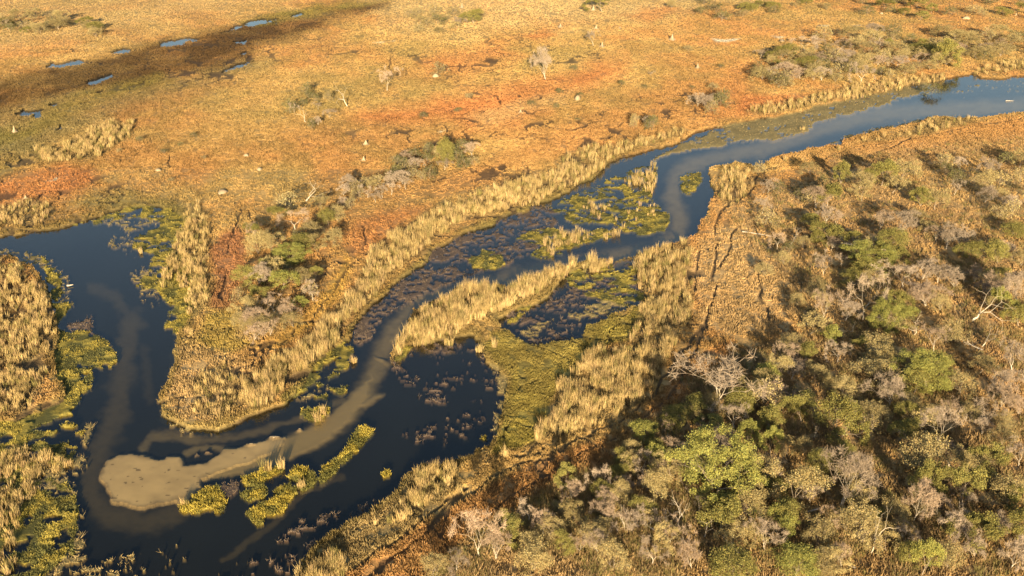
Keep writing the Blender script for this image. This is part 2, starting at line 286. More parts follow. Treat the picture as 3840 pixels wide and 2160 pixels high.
TRAILS = [
 [(1910,440),(1874,496),(1827,533),(1800,573),(1794,626),(1800,683),(1799,733),(1787,766),(1782,803),(1757,843),(1730,880),(1690,940),(1640,1000),(1560,1065),(1475,1110),(1399,1153),(1325,1172),(1242,1209),(1175,1262),(1100,1330),(1000,1415),(940,1470)],
 [(1860,580),(1834,633),(1804,690)],[(1754,636),(1746,690),(1742,740)],[(1904,690),(1917,766),(1930,810),(1960,850)],
 [(1782,803),(1745,900),(1690,990),(1625,1050),(1559,1100),(1475,1146),(1425,1169),(1359,1214),(1292,1262),(1200,1330)],
 [(1525,1079),(1460,1118),(1380,1150),(1300,1155)],[(1159,1256),(1092,1329),(1050,1372),(992,1426),(960,1460)],[(1142,1262),(1072,1318),(959,1412),(900,1450)],[(1175,1239),(1140,1300),(1109,1362)],[(1060,1315),(1109,1362),(1120,1400)],[(1425,1085),(1480,1130),(1540,1165)],
 [(1409,846),(1459,880),(1490,892)],[(1340,880),(1400,900),(1440,930)],[(1279,1066),(1325,1081),(1385,1081)],[(1455,850),(1520,860),(1590,850)],
 [(1800,500),(1860,462),(1950,427),(2050,412),(2150,375),(2284,356),(2384,336),(2450,322),(2576,300)],[(1921,425),(1922,470)],
 [(1092,526),(1025,570),(975,596),(919,646),(880,680),(850,730),(790,790),(700,870)],[(912,570),(914,640)],[(420,393),(418,430)],[(570,683),(566,720),(560,760)],[(615,530),(590,590),(570,640)],[(632,533),(645,570)],
 [(1400,440),(1350,450),(1300,440)],[(1320,420),(1345,455)],[(1250,260),(1262,255)],[(976,140),(978,170),(985,190)],[(100,1000),(190,960),(230,930)],[(60,1070),(150,1040),(210,1020)],
 [(1700,385),(1715,350)],[(2200,390),(2250,372),(2290,350)],[(1545,330),(1570,310)],[(1230,590),(1290,575)],[(860,590),(900,600),(960,590)],
]
SEDGE = [(885,803),(939,766),(969,746)]
WHITE_BED = (.64,.50,.27)

def lin(c): return np.array(c)
def survey(xd, yd):
    """heights, colours and cover for points given in map units"""
    xd = np.asarray(xd, float); yd = np.asarray(yd, float)
    X, Y = ground(xd, yd)
    m_ = mpd(yd)
    wob = 7.0
    px = xd + wob * (fbm(xd / 26., yd / 15., 3, 3) - .5) * 2 + 3.0 * (vnoise(X / .7, Y / .9, 91) - .5) * np.clip(.12 / m_, .2, 1.2)
    py = yd + wob * .7 * (fbm(xd / 26., yd / 15., 3, 11) - .5) * 2 + 2.4 * (vnoise(X / .7, Y / .9, 95) - .5) * np.clip(.12 / m_, .2, 1.2)
    n1 = fbm(X / 34., Y / 46., 4, 21); n2 = fbm(X / 9., Y / 14., 3, 33); n3 = fbm(X / 2.2, Y / 3., 3, 45)
    n3 = .5 + (n3 - .5) * np.clip(.12 / m_, .45, 1)
    c = np.empty(xd.shape + (3,))
    a = sstep(.35, .65, n1)[..., None]; b = sstep(.38, .66, n2)[..., None]
    c[...] = lin(GOLD) * (1 - a) + lin(ORA) * a
    c = c * (1 - .35 * b) + lin(OLI) * .35 * b
    wood = np.zeros(xd.shape)
    meadow = np.zeros(xd.shape); brown = np.zeros(xd.shape)
    for poly, colr, edge, s in SOILS:
        d = sdf(px + (n2 - .5) * edge * 2.2, py + (n1 - .5) * edge * 1.6, poly, 90)
        m = sstep(-edge, edge, d) * s * (0.55 + .9 * n2).clip(0, 1)
        if colr is MEAD: m = sstep(-edge, edge, d) * s
        if colr is BRN: m = sstep(-edge, edge, d) * s
        if colr is BRN or colr is GRN: m = m * (.78 + .22 * sstep(.36, .56, fbm(X / 11., Y / 20., 3, 171)))
        c = c * (1 - m[..., None]) + lin(colr) * m[..., None]
        if colr is WOODF: wood = np.maximum(wood, m)
        if colr is MEAD: meadow = np.maximum(meadow, m)
        if colr is BRN: brown = np.maximum(brown, m)
    patch = sstep(.44, .62, fbm(X / 5., Y / 9., 3, 57)) * wood
    c = c * (1 - .6 * patch[..., None]) + np.array((.50, .29, .10)) * .6 * patch[..., None]
    for bd in BEDS:
        m = sstep(-6, 6, sdf(px, py, bd[0], 20)) * .6
        c = c * (1 - m[..., None]) + lin(REEDF) * m[..., None]
    for poly in PANS:
        m = sstep(-2, 2.5, sdf(px * .5 + xd * .5, py * .4 + yd * .6, poly))
        c = c * (1 - m[..., None]) + np.array((.50, .42, .29)) * m[..., None]
    c = c * (0.72 + .56 * n3)[..., None] * np.array((1.08, 1.17, 1.30))
    big_ = fbm(X / 70., Y / 95., 3, 201); st = sstep(.50, .60, fbm(X / 45. + Y / 160., Y / 22., 3, 203)) * sstep(1900, 1600, xd)
    c = c * (1 - .20 * st * (wood < .2))[..., None] + np.array((.27, .185, .075)) * (.20 * st * (wood < .2))[..., None]
    mt = sstep(.48, .66, fbm(X / 3.2, Y / 6.5, 3, 221)) * (wood < .3) * .26
    c = c * (1 - mt[..., None]) + c * np.array((.66, .70, .72)) * mt[..., None]
    c = c * (.86 + .30 * big_)[..., None]
    z = .55 + .10 * (n2 - .5) + .26 * (n3 - .5)
    wet = np.maximum(sdf(px, py, RIVER), sdf(px, py, LAGOON))
    wet = np.maximum(wet, sdf(px, py, MARSH_S))
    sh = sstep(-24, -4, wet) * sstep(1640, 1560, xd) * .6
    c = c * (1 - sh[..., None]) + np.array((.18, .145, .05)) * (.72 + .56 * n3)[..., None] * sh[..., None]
    tr = np.zeros(xd.shape)
    for t in TRAILS:
        T = np.array(t, float); tx, ty = ground(T[:, 0], T[:, 1])
        bx = (xd > T[:, 0].min() - 30) & (xd < T[:, 0].max() + 30) & (yd > T[:, 1].min() - 30) & (yd < T[:, 1].max() + 30)
        if not bx.any(): continue
        dd = line_dist(X[bx] + (n2[bx] - .5) * 4 + (n3[bx] - .5) * 1.0, Y[bx] + (n1[bx] - .5) * 4, list(zip(tx, ty)))
        wd = np.maximum(.34, 1.7 * m_[bx]) * (.45 + 1.1 * n2[bx] * .7 + .5 * n3[bx])
        tr[bx] = np.maximum(tr[bx], 1 - sstep(wd * .5, wd * 1.25, dd))
    ck = np.abs(fbm(X / 17. + .7 * n3, Y / 24. + .7 * n3, 2, 131) - .5); ck2 = np.abs(fbm(X / 8.5 + .3 * n3, Y / 12., 2, 137) - .5)
    on = sstep(.36, .48, fbm(X / 60., Y / 80., 2, 139)) * sstep(2000, 1700, xd) * sstep(60, 160, yd)
    wk = np.maximum(.32, 1.7 * m_)
    cr = np.maximum((1 - sstep(.035 * wk, .085 * wk, ck)) * on, (1 - sstep(.07 * wk, .15 * wk, ck2)) * on * sstep(.48, .56, n1)) * sstep(.3, .5, vnoise(X / 7., Y / 9., 191))  # sunken crack lines; their dark colour also paints the shadow of grass edges
    tr = np.maximum(tr, cr)
    ri = np.abs(fbm(X / 8. + n3 * .5, Y / 11. + n3 * .5, 3, 181) - .5)
    rill = (1 - sstep(.010, .026, ri)) * meadow * sstep(.40, .55, n2)
    mo = sstep(.42, .62, fbm(X / 4., Y / 5.5, 3, 187)) * meadow * .55
    c = c * (1 - mo[..., None]) + np.array((.17, .13, .04)) * mo[..., None]
    tr = np.maximum(tr, rill)
    c = c * (1 - .72 * tr[..., None]) + np.array((.07, .045, .03)) * .72 * tr[..., None]
    z = z - .33 * tr - .35 * rill * (meadow > .3)
    # water
    pool = np.full(xd.shape, -60.)
    for p in POOLS:
        pool = np.maximum(pool, sdf(xd + (px - xd) * .5, yd + (py - yd) * .35, p, 30))
    w_ = sstep(-1.5, 1.5, np.maximum(wet, pool * 1.6 + 1.0 + (fbm(X / 4., Y / 8., 3, 211) - .5) * 20))
    edge = sstep(0, 26, wet)
    bed = np.empty(xd.shape + (3,)); bed[...] = (.010, .0125, .012)
    bed = bed * (.6 + .8 * n2)[..., None]
    zb = -.16 - .9 * edge
    silt = np.zeros(xd.shape)
    nb_ = fbm(xd / 40., yd / 22., 3, 151)
    for ln, hw, s in SILT:
        d = line_dist(px + 14 * (n2 - .5), py + 12 * (n1 - .5), ln)
        hv = hw * ((.45 + 1.1 * nb_) if hw not in (24, 27) else (.75 + .5 * nb_))
        silt = np.maximum(silt, s * (1 - sstep(hv * .2, hv * 1.35, d)))
    silt = silt * (.72 + .56 * fbm(xd / 18., yd / 9., 3, 157)).clip(0, 1.1)
    bed = bed * (1 - silt[..., None]) + np.array((.245, .20, .10)) * silt[..., None]
    for poly in SAND2:
        m = sstep(-7, 7, sdf(px, py, poly)) * .72
        bed = bed * (1 - m[..., None]) + np.array((.38, .305, .15)) * m[..., None]; zb = np.maximum(zb, -.5 + .2 * m)
    dark = sstep(.74, .79, fbm(X / 1.1, Y / .8, 3, 77)) * .6
    for poly in SAND:
        d = sdf(xd + (px - xd) * 1.1, yd + (py - yd) * 1.1, poly)
        m = sstep(-9, 10, d)
        bed = bed * (1 - m[..., None]) + np.array(WHITE_BED) * ((.70 + .46 * fbm(xd / 44., yd / 22., 3, 161)) * (1 - dark))[..., None] * m[..., None]
        zb = np.where(d > -2, np.maximum(zb, -.18), zb)
    for poly in BARS:
        d = sdf(px, py, poly, 30)
        m = sstep(-1.5, 2, d)
        bed = bed * (1 - m[..., None]) + np.array((.46, .35, .22)) * m[..., None]
        zb = np.where(d > -1.5, zb * (1 - m) + .10 * m, zb)
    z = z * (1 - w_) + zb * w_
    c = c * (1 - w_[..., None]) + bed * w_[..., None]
    kind = np.where(w_ > .5, 0, 1)
    # emergent weeds and floating mats lie over the water
    nw = fbm(X / .9, Y / .75, 3, 61) * .62 + fbm(X / 4.5, Y / 4., 2, 63) * .38
    weed = np.zeros(xd.shape); purple = np.zeros(xd.shape)
    for poly, cov, pu in WEEDS:
        m = sstep(-6, 6, sdf(px, py, poly)) * cov
        purple = np.where(m > weed, pu, purple); weed = np.maximum(weed, m)
    thr = .5 + (weed - .45) * .55
    wm = (sstep(thr + .012, thr - .012, nw)) * (weed > .02) * w_
    wc = np.where((purple > .5)[..., None], np.array((.12, .088, .07)), np.array((.24, .19, .085)))
    c = c * (1 - wm[..., None]) + wc * (.7 + .6 * n3)[..., None] * wm[..., None]
    z = np.where(wm > .5, .025 + .03 * n3, z)
    kind = np.where((wm > .5) & (kind == 0), 3, kind)
    nm = fbm(X / 2.4, Y / 2.1, 3, 69)
    mat = np.zeros(xd.shape)
    for poly, cov in MATS:
        m = sstep(-4, 4, sdf(px, py, poly)) * cov
        mat = np.maximum(mat, m)
    thr = .5 + (mat - .5) * .50 + np.maximum(0, mat - .93) * 1.6
    mm = sstep(thr + .015, thr - .015, nm) * (mat > .25) * w_
    mv = sstep(.38, .62, fbm(X / 1.5, Y / 1.8, 2, 73))[..., None]
    mc = np.array((.25, .20, .045)) * mv + np.array((.10, .095, .032)) * (1 - mv)
    c = c * (1 - mm[..., None]) + mc * (.7 + .6 * n3)[..., None] * mm[..., None]
    z = np.where(mm > .5, .04 + .30 * sstep(.35, .75, n3) * sstep(.3, .7, mv[..., 0]), z)
    kind = np.where((mm > .5), 2, kind)
    kind = np.where((kind == 1) & (wood > .45), 4, kind)
    kind = np.where((kind == 1) & (meadow > .5), 5, kind)
    kind = np.where((kind == 1) & (brown > .45), 6, kind)
    kind = np.where((tr > .3) & (kind != 0), 9, kind)
    return dict(X=X, Y=Y, z=z, c=c, kind=kind, wood=wood, purple=purple, silt=silt, n2=n2, n1=n1, m=m_, wet=w_)

# ------------------------------------------------------------------ materials
def new_mat(name):
    m = bpy.data.materials.new(name); m.use_nodes = True
    n = m.node_tree.nodes; l = m.node_tree.links
    b = n['Principled BSDF']
    b.inputs['Roughness'].default_value = .9
    b.inputs['Specular IOR Level'].default_value = .12
    return m, n, l, b
def attr_mat(name, var=.35, scale=3.0, rough=.9, trans=0.0):
    m, n, l, b = new_mat(name)
    a = n.new('ShaderNodeAttribute'); a.attribute_name = 'col'
    no = n.new('ShaderNodeTexNoise'); no.inputs['Scale'].default_value = scale; no.inputs['Detail'].default_value = 4
    g = n.new('ShaderNodeNewGeometry'); l.new(g.outputs['Position'], no.inputs['Vector'])
    r = n.new('ShaderNodeMapRange'); r.inputs['To Min'].default_value = 1 - var; r.inputs['To Max'].default_value = 1 + var
    r.inputs['From Min'].default_value = .3; r.inputs['From Max'].default_value = .7
    l.new(no.outputs['Fac'], r.inputs['Value'])
    x = n.new('ShaderNodeVectorMath'); x.operation = 'SCALE'
    l.new(a.outputs['Color'], x.inputs[0]); l.new(r.outputs[0], x.inputs['Scale'])
    l.new(x.outputs[0], b.inputs['Base Color'])
    b.inputs['Roughness'].default_value = rough
    return m, n, l, b
M_GROUND, n, l, b = attr_mat('dry_ground', .22, 1.1)
bp = n.new('ShaderNodeBump'); bp.inputs['Strength'].default_value = .9; bp.inputs['Distance'].default_value = .25
no = n.new('ShaderNodeTexNoise'); no.inputs['Scale'].default_value = 2.4; no.inputs['Detail'].default_value = 6; no.inputs['Roughness'].default_value = .65
g = n.new('ShaderNodeNewGeometry'); l.new(g.outputs['Position'], no.inputs['Vector'])
for nd in n:
    if nd.type == 'MAP_RANGE': r_noise = nd
vs = [nd for nd in n if nd.type == 'VECT_MATH'][0]
sx = n.new('ShaderNodeSeparateXYZ'); mr = n.new('ShaderNodeMapRange')
l.new(g.outputs['Position'], sx.inputs[0]); l.new(sx.outputs['Z'], mr.inputs['Value'])
mr.inputs['From Min'].default_value = -.08; mr.inputs['From Max'].default_value = .15; mr.inputs['To Max'].default_value = .9
l.new(mr.outputs[0], bp.inputs['Strength'])
mxf = n.new('ShaderNodeMix'); mxf.inputs['A'].default_value = 1.0
l.new(mr.outputs[0], mxf.inputs['Factor']); l.new(r_noise.outputs[0], mxf.inputs['B']); l.new(mxf.outputs['Result'], vs.inputs['Scale'])
l.new(no.outputs['Fac'], bp.inputs['Height']); l.new(bp.outputs[0], b.inputs['Normal'])
M_GRASS = attr_mat('dry_grass', .25, .8)[0]
M_REED = attr_mat('straw_reed', .22, .6)[0]
M_WEED = attr_mat('water_plants', .3, 1.5)[0]

M_WATER = bpy.data.materials.new('river_water'); M_WATER.use_nodes = True
n = M_WATER.node_tree.nodes; l = M_WATER.node_tree.links
n.remove(n['Principled BSDF'])
out = n['Material Output']
fr = n.new('ShaderNodeFresnel')
gb = n.new('ShaderNodeNewGeometry'); ir = n.new('ShaderNodeMapRange')     # the same index seen from either side
ir.inputs['To Min'].default_value = 1.33; ir.inputs['To Max'].default_value = 1 / 1.33
l.new(gb.outputs['Backfacing'], ir.inputs['Value']); l.new(ir.outputs[0], fr.inputs['IOR'])
tb = n.new('ShaderNodeBsdfTransparent'); tb.inputs['Color'].default_value = (.86, .80, .68, 1)
gl = n.new('ShaderNodeBsdfGlossy'); gl.inputs['Roughness'].default_value = .06; gl.inputs['Color'].default_value = (1, 1, 1, 1)
mx = n.new('ShaderNodeMixShader')
bp = n.new('ShaderNodeBump'); bp.inputs['Strength'].default_value = .22; bp.inputs['Distance'].default_value = .06
no = n.new('ShaderNodeTexNoise'); no.inputs['Scale'].default_value = 1.4; no.inputs['Detail'].default_value = 3
g = n.new('ShaderNodeNewGeometry'); l.new(g.outputs['Position'], no.inputs['Vector'])
l.new(no.outputs['Fac'], bp.inputs['Height'])
for q in (fr, gl): l.new(bp.outputs[0], q.inputs['Normal'])
l.new(fr.outputs[0], mx.inputs[0]); l.new(tb.outputs[0], mx.inputs[1]); l.new(gl.outputs[0], mx.inputs[2]); l.new(mx.outputs[0], out.inputs[0])

def plain_mat(name, c1, c2, scale=6.0, rnd=.25, rough=.85, trans=.0):
    m, n, l, b = new_mat(name)
    no = n.new('ShaderNodeTexNoise'); no.inputs['Scale'].default_value = scale; no.inputs['Detail'].default_value = 5
    tc = n.new('ShaderNodeTexCoord'); l.new(tc.outputs['Object'], no.inputs['Vector'])
    mx = n.new('ShaderNodeMix'); mx.data_type = 'RGBA'
    mx.inputs['A'].default_value = (*c1, 1); mx.inputs['B'].default_value = (*c2, 1)
    l.new(no.outputs['Fac'], mx.inputs['Factor'])
    oi = n.new('ShaderNodeObjectInfo'); r = n.new('ShaderNodeMapRange')
    r.inputs['To Min'].default_value = 1 - rnd; r.inputs['To Max'].default_value = 1 + rnd
    l.new(oi.outputs['Random'], r.inputs['Value'])
    x = n.new('ShaderNodeVectorMath'); x.operation = 'SCALE'
    l.new(mx.outputs['Result'], x.inputs[0]); l.new(r.outputs[0], x.inputs['Scale'])
    if trans > 0:
        a = n.new('ShaderNodeAttribute'); a.attribute_name = 'col'
        y = n.new('ShaderNodeVectorMath'); y.operation = 'MULTIPLY'
        l.new(x.outputs[0], y.inputs[0]); l.new(a.outputs['Color'], y.inputs[1]); x = y
    l.new(x.outputs[0], b.inputs['Base Color'])
    b.inputs['Roughness'].default_value = rough
    return m

# ------------------------------------------------------------------ mesh building
def soup(name, V, faces, cols=None, mat=None, parent=None, smooth=False):
    """faces: list of (m,k) index arrays"""
    me = bpy.data.meshes.new(name)
    V = np.asarray(V, np.float32)
    me.vertices.add(len(V)); me.vertices.foreach_set('co', V.ravel())
    faces = [np.asarray(f, np.int32) for f in faces if len(f)]
    idx = np.concatenate([f.ravel() for f in faces])
    tot = np.concatenate([np.full(len(f), f.shape[1], np.int32) for f in faces])
    st = np.concatenate([[0], np.cumsum(tot)[:-1]]).astype(np.int32)
    me.loops.add(len(idx)); me.loops.foreach_set('vertex_index', idx)
    me.polygons.add(len(tot)); me.polygons.foreach_set('loop_start', st)
    me.polygons.foreach_set('loop_total', tot)
    if smooth: me.polygons.foreach_set('use_smooth', np.ones(len(tot), bool))
    me.update(calc_edges=True)
    if cols is not None:
        a = me.attributes.new('col', 'FLOAT_COLOR', 'POINT')
        c4 = np.ones((len(V), 4), np.float32); c4[:, :3] = cols
        a.data.foreach_set('color', c4.ravel())
    if mat: me.materials.append(mat)
    o = bpy.data.objects.new(name, me); COL.objects.link(o)
    if parent: o.parent = parent
    return o
def tag(o, label, cat=None, group=None, kind=None):
    o['label'] = label
    if cat: o['category'] = cat
    if group: o['group'] = group
    if kind: o['kind'] = kind
    return o

# ------------------------------------------------------------------ ground and water
def axis(lo, hi, step, olo, ohi, nlo, nhi):
    a = np.arange(lo, hi + .1, step)
    l_ = lo - (lo - olo) * (np.linspace(0, 1, nlo + 1)[1:] ** 1.6)
    h_ = hi + (ohi - hi) * (np.linspace(0, 1, nhi + 1)[1:] ** 1.6)
    return np.concatenate([l_[::-1], a, h_])
xs = axis(-60, 2640, 2.5, -2600, 5200, 30, 30)
ys = axis(-24, 1474, 2.5, -428, 2100, 60, 20)
GX, GY = np.meshgrid(xs, ys)
S = survey(GX.ravel(), GY.ravel())
nx, ny = len(xs), len(ys)
V = np.stack([S['X'], S['Y'], S['z']], 1)
ii = np.arange(nx * ny).reshape(ny, nx)
Q = np.stack([ii[1:, :-1], ii[1:, 1:], ii[:-1, 1:], ii[:-1, :-1]], -1).reshape(-1, 4)
g_ = soup('ground', V, [Q], S['c'], M_GROUND, smooth=True)
tag(g_, 'dry flood plain of red, golden and olive grassland with sunken river beds', 'ground', kind='structure')
wx = [-3000, 3000]
Vw = [(-400, 60, 0), (400, 60, 0), (900, 1200, 0), (-900, 1200, 0)]
wo = soup('river_water', Vw, [[(0, 1, 2, 3)]], None, M_WATER)
tag(wo, 'dark blue river and lagoon water with brown silty channel', 'water', kind='structure')

# ------------------------------------------------------------------ plants scattered over the ground
def blades(P, h, r, k, wd, lean, cols, tipc=1.15, basec=.8, bend=.0, seg=1, var=.22):
    """k leaning blades per point; returns verts, faces, colours"""
    N = len(P)
    P = np.repeat(P, k, 0); h = np.repeat(h, k) * rng.uniform(.6, 1.1, N * k); r = np.repeat(r, k)
    C = np.repeat(cols, k, 0) * rng.uniform(1 - var, 1 + var, (N * k, 1))
    wd = np.repeat(wd, k)
    az = rng.uniform(0, 2 * np.pi, N * k); ro = r * np.sqrt(rng.uniform(0, 1, N * k)); ra = rng.uniform(0, 2 * np.pi, N * k)
    B = P.copy(); B[:, 0] += ro * np.cos(ra); B[:, 1] += ro * np.sin(ra)
    tx, ty = np.cos(az) * wd * .5, np.sin(az) * wd * .5
    ln = lean * rng.uniform(.2, 1.3, N * k) * h; la = ra + rng.normal(0, .9, N * k)
    T = B.copy(); T[:, 0] += np.cos(la) * ln; T[:, 1] += np.sin(la) * ln; T[:, 2] += h
    L = B.copy(); L[:, 0] -= tx; L[:, 1] -= ty; R = B.copy(); R[:, 0] += tx; R[:, 1] += ty
    if seg == 1:
        V = np.stack([L, R, T], 1).reshape(-1, 3)
        F = np.arange(len(V)).reshape(-1, 3)
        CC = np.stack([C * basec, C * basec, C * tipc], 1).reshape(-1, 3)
        return V, [F], CC
    Mi = B * .42 + T * .58; Mi[:, 0] -= np.cos(la) * ln * .22; Mi[:, 1] -= np.sin(la) * ln * .22
    ML = Mi.copy(); ML[:, 0] -= tx * .9; ML[:, 1] -= ty * .9; MR = Mi.copy(); MR[:, 0] += tx * .9; MR[:, 1] += ty * .9
    V = np.stack([L, R, MR, ML, T], 1).reshape(-1, 3)
    b0 = np.arange(N * k) * 5
    F4 = np.stack([b0, b0 + 1, b0 + 2, b0 + 3], 1); F3 = np.stack([b0 + 3, b0 + 2, b0 + 4], 1)
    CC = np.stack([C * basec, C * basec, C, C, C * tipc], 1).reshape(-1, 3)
    return V, [F4, F3], CC
def join(parts):
    Vs = []; F = {}; Cs = []; off = 0
    for V, fs, c in parts:
        Vs.append(V); Cs.append(c)
        for f in fs: F.setdefault(f.shape[1], []).append(f + off)
        off += len(V)
    return np.concatenate(Vs), [np.concatenate(v) for v in F.values()], np.concatenate(Cs)
def sample(n, x0=-40, x1=2616, y0=-14, y1=1472):
    return rng.uniform(x0, x1, n), rng.uniform(y0, y1, n)

gx, gy = sample(420000)
fx_, fy_ = sample(260000, y1=430)
gx = np.concatenate([gx, fx_]); gy = np.concatenate([gy, fy_])
G = survey(gx, gy)
P = np.stack([G['X'], G['Y'], G['z'] - .03], 1)
kd = G['kind']
allbeds = np.full(gx.shape, -60.)
for bd in BEDS: allbeds = np.maximum(allbeds, sdf(gx, gy, bd[0], 20))
one = np.ones(len(gx))
# short grass: clumped, thin on the woodland floor, green on the meadow
clump = fbm(G['X'] / 1.6, G['Y'] / 2.2, 2, 83)
keep = ((kd == 1) | (kd == 4) | (kd == 5) | (kd == 6)) & (rng.uniform(0, 1, len(gx)) < np.where(kd == 4, .75, 1) * sstep(np.where(gy < 430, .12, .2), np.where(gy < 430, .42, .5), clump))
s = keep
big = 1 + np.clip(G['m'] / .10 - 1, 0, 2) * .35
hh = np.where(kd == 4, .42, np.where(kd == 5, .30, np.where(kd == 6, .45, .34))) * (.5 + clump) * np.where(gy < 560, .85, 1.0)
cc = G['c'] * np.where(G['kind'] == 4, .78, .82)[:, None]
tall_ = rng.uniform(0, 1, len(gx)) < np.where((kd == 1) | (kd == 4), .10, .0) * np.clip(G['n2'] * 2, .3, 1.4)
hh = np.where(tall_, hh * 2.1, hh); cc = np.where(tall_[:, None], cc * np.array((.72, .74, .78)), cc)  # tall tussocks, their colour darkened to add tussock shadows to the plain
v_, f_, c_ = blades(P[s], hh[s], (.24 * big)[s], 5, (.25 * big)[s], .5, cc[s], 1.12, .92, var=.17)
tag(soup('grass', v_, f_, c_, M_GRASS), 'short dry golden, rust and olive grass covering the flood plain', 'grass', kind='stuff')
# leaves on the mats
mx_, my_ = sample(260000)
Gm = survey(mx_, my_); s = Gm['kind'] == 2
Pm = np.stack([Gm['X'], Gm['Y'], Gm['z'] - .02], 1)[s]
cm = Gm['c'][s] * 1.25
hm = np.full(s.sum(), .20) * rng.uniform(.5, 1.6, s.sum())
MAT_PTS = (mx_[s], my_[s], Pm, hm, cm)
ISLETS = MATS[:11]
own = np.full(s.sum(), -1)
for i, (poly, cov) in enumerate(ISLETS):
    if i in (7, 8): continue
    own[(sdf(MAT_PTS[0], MAT_PTS[1], poly, 20) > -2) & (own < 0)] = i
q = own < 0
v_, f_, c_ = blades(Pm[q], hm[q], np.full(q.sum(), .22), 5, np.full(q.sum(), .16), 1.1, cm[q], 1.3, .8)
tag(soup('floating_plants', v_, f_, c_, M_WEED), 'low yellow-green floating plants in the marsh and along the shores', 'water plants', kind='stuff')
ISLET_LABELS = ['wedge-shaped yellow-green plant islet at the tail of the sandbar','yellow-green plant islet carrying the tall straw tuft by the channel','round plant islet below the reed-tufted islet','largest lumpy yellow-green islet out in the dark pool','plant islet with a single straw tuft beside the long strip islet','long thin strip islet slanting across the dark lagoon mouth','plant islet with pale reeds on the bank side of the channel','tiny plant patch above the reed-edged islet on the bank side','small plant patch where the channel leaves the reed bank','tiny round tussock alone in the dark lagoon by the lower bank','little tussock beside the green marsh meadow edge']
for i in range(len(ISLETS)):
    q = own == i
    if q.sum() < 3: continue
    Pi, hi, ci = np.repeat(Pm[q], 2, 0), np.repeat(hm[q], 2), np.repeat(cm[q], 2, 0) * np.array((1.15, 1.12, .95))
    Pi = Pi + rng.normal(0, .12, Pi.shape) * np.array((1, 1, 0))
    v_, f_, c_ = blades(Pi, hi * 1.5, np.full(len(Pi), .2), 5, np.full(len(Pi), .17), .9, ci, 1.3, .75)
    tag(soup('plant_islet', v_, f_, c_, M_WEED), ISLET_LABELS[i], 'plant islet', 'yellow-green plant islets in the dark pool')
# emergent weeds
wx_, wy_ = sample(170000)
Gw = survey(wx_, wy_); s = Gw['kind'] == 3
Pw = np.stack([Gw['X'], Gw['Y'], Gw['z'] - .02], 1)[s]
cw = np.where((Gw['purple'][s] > .5)[:, None], np.array((.17, .125, .085)), np.array((.32, .24, .11))) * rng.uniform(.6, 1.5, (s.sum(), 1))
hw = rng.uniform(.12, .42, s.sum()) * np.where(rng.uniform(0, 1, s.sum()) < .12, 1.8, 1)
v_, f_, c_ = blades(Pw, hw, np.full(s.sum(), .25), 3, np.full(s.sum(), .085), 1.3, cw, 1.2, .8)
tag(soup('water_weeds', v_, f_, c_, M_WEED), 'sparse brown and purple weeds standing in the dark water', 'water weeds', kind='stuff')
# undergrowth of the woodland
ux, uy = sample(95000, 560, 2616, -14, 1472)
Gu = survey(ux, uy)
nb = fbm(Gu['X'] / 4., Gu['Y'] / 5., 3, 101)
s = (Gu['kind'] == 4) & (rng.uniform(0, 1, len(ux)) < sstep(.42, .62, nb) * .6)
Pu = np.stack([Gu['X'], Gu['Y'], Gu['z'] - .05], 1)[s]
pal = np.array([(.29, .20, .095), (.33, .23, .12), (.26, .21, .08), (.22, .19, .065), (.36, .25, .13), (.18, .16, .06)])
cu = pal[rng.integers(0, len(pal), s.sum())]
hu = rng.uniform(.4, 1.15, s.sum())
v1 = blades(Pu, hu, hu * .6, 16, np.full(s.sum(), .085), .55, cu, 1.15, .8)
tag(soup('undergrowth', *v1[:1], v1[1], v1[2], M_GRASS), 'dry brown and olive brush under the woodland trees', 'undergrowth', kind='stuff')
# reeds
STRAW = np.array([(.24, .20, .07), (.30, .21, .09), (.50, .37, .165), (.46, .33, .135), (.54, .40, .18), (.42, .30, .13), (.48, .33, .16)])
def reed_clump_geo(P, h, k=20, rad=.34):
    c = STRAW[rng.integers(0, len(STRAW), len(P))]
    hz = h * rng.uniform(.45, 1.12, len(P))
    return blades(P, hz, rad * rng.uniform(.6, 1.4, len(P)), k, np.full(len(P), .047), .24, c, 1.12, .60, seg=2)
for poly, per, hgt, lab in BEDS:
    A = np.array(poly, float)
    x0, y0 = A.min(0); x1, y1 = A.max(0)
    nn = int((x1 - x0) * (y1 - y0) / per * 2.2)
    bx, by = rng.uniform(x0 - 6, x1 + 6, nn), rng.uniform(y0 - 6, y1 + 6, nn)
    d = sdf(bx + (fbm(bx / 12, by / 8, 2, 5) - .5) * 14, by + (fbm(bx / 12, by / 8, 2, 9) - .5) * 10, poly, 20)
    Gr = survey(bx, by)
    cl = fbm(Gr['X'] / 1.5, Gr['Y'] / 2.6, 2, 71)
    s = (d > 0) & (cl + .16 * np.clip(d / 20, 0, 1) + rng.uniform(-.1, .1, len(d)) > (.54 if per < 60 else .55)) & (Gr['kind'] != 9)
    P_ = np.stack([Gr['X'], Gr['Y'], np.maximum(Gr['z'], -.2) - .05], 1)[s]
    if len(P_) == 0: continue
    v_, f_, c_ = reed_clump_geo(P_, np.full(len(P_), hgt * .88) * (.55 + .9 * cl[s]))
    tag(soup('reed_bed', v_, f_, c_, M_REED), lab, 'reed bed', 'straw-coloured reed beds', 'stuff')
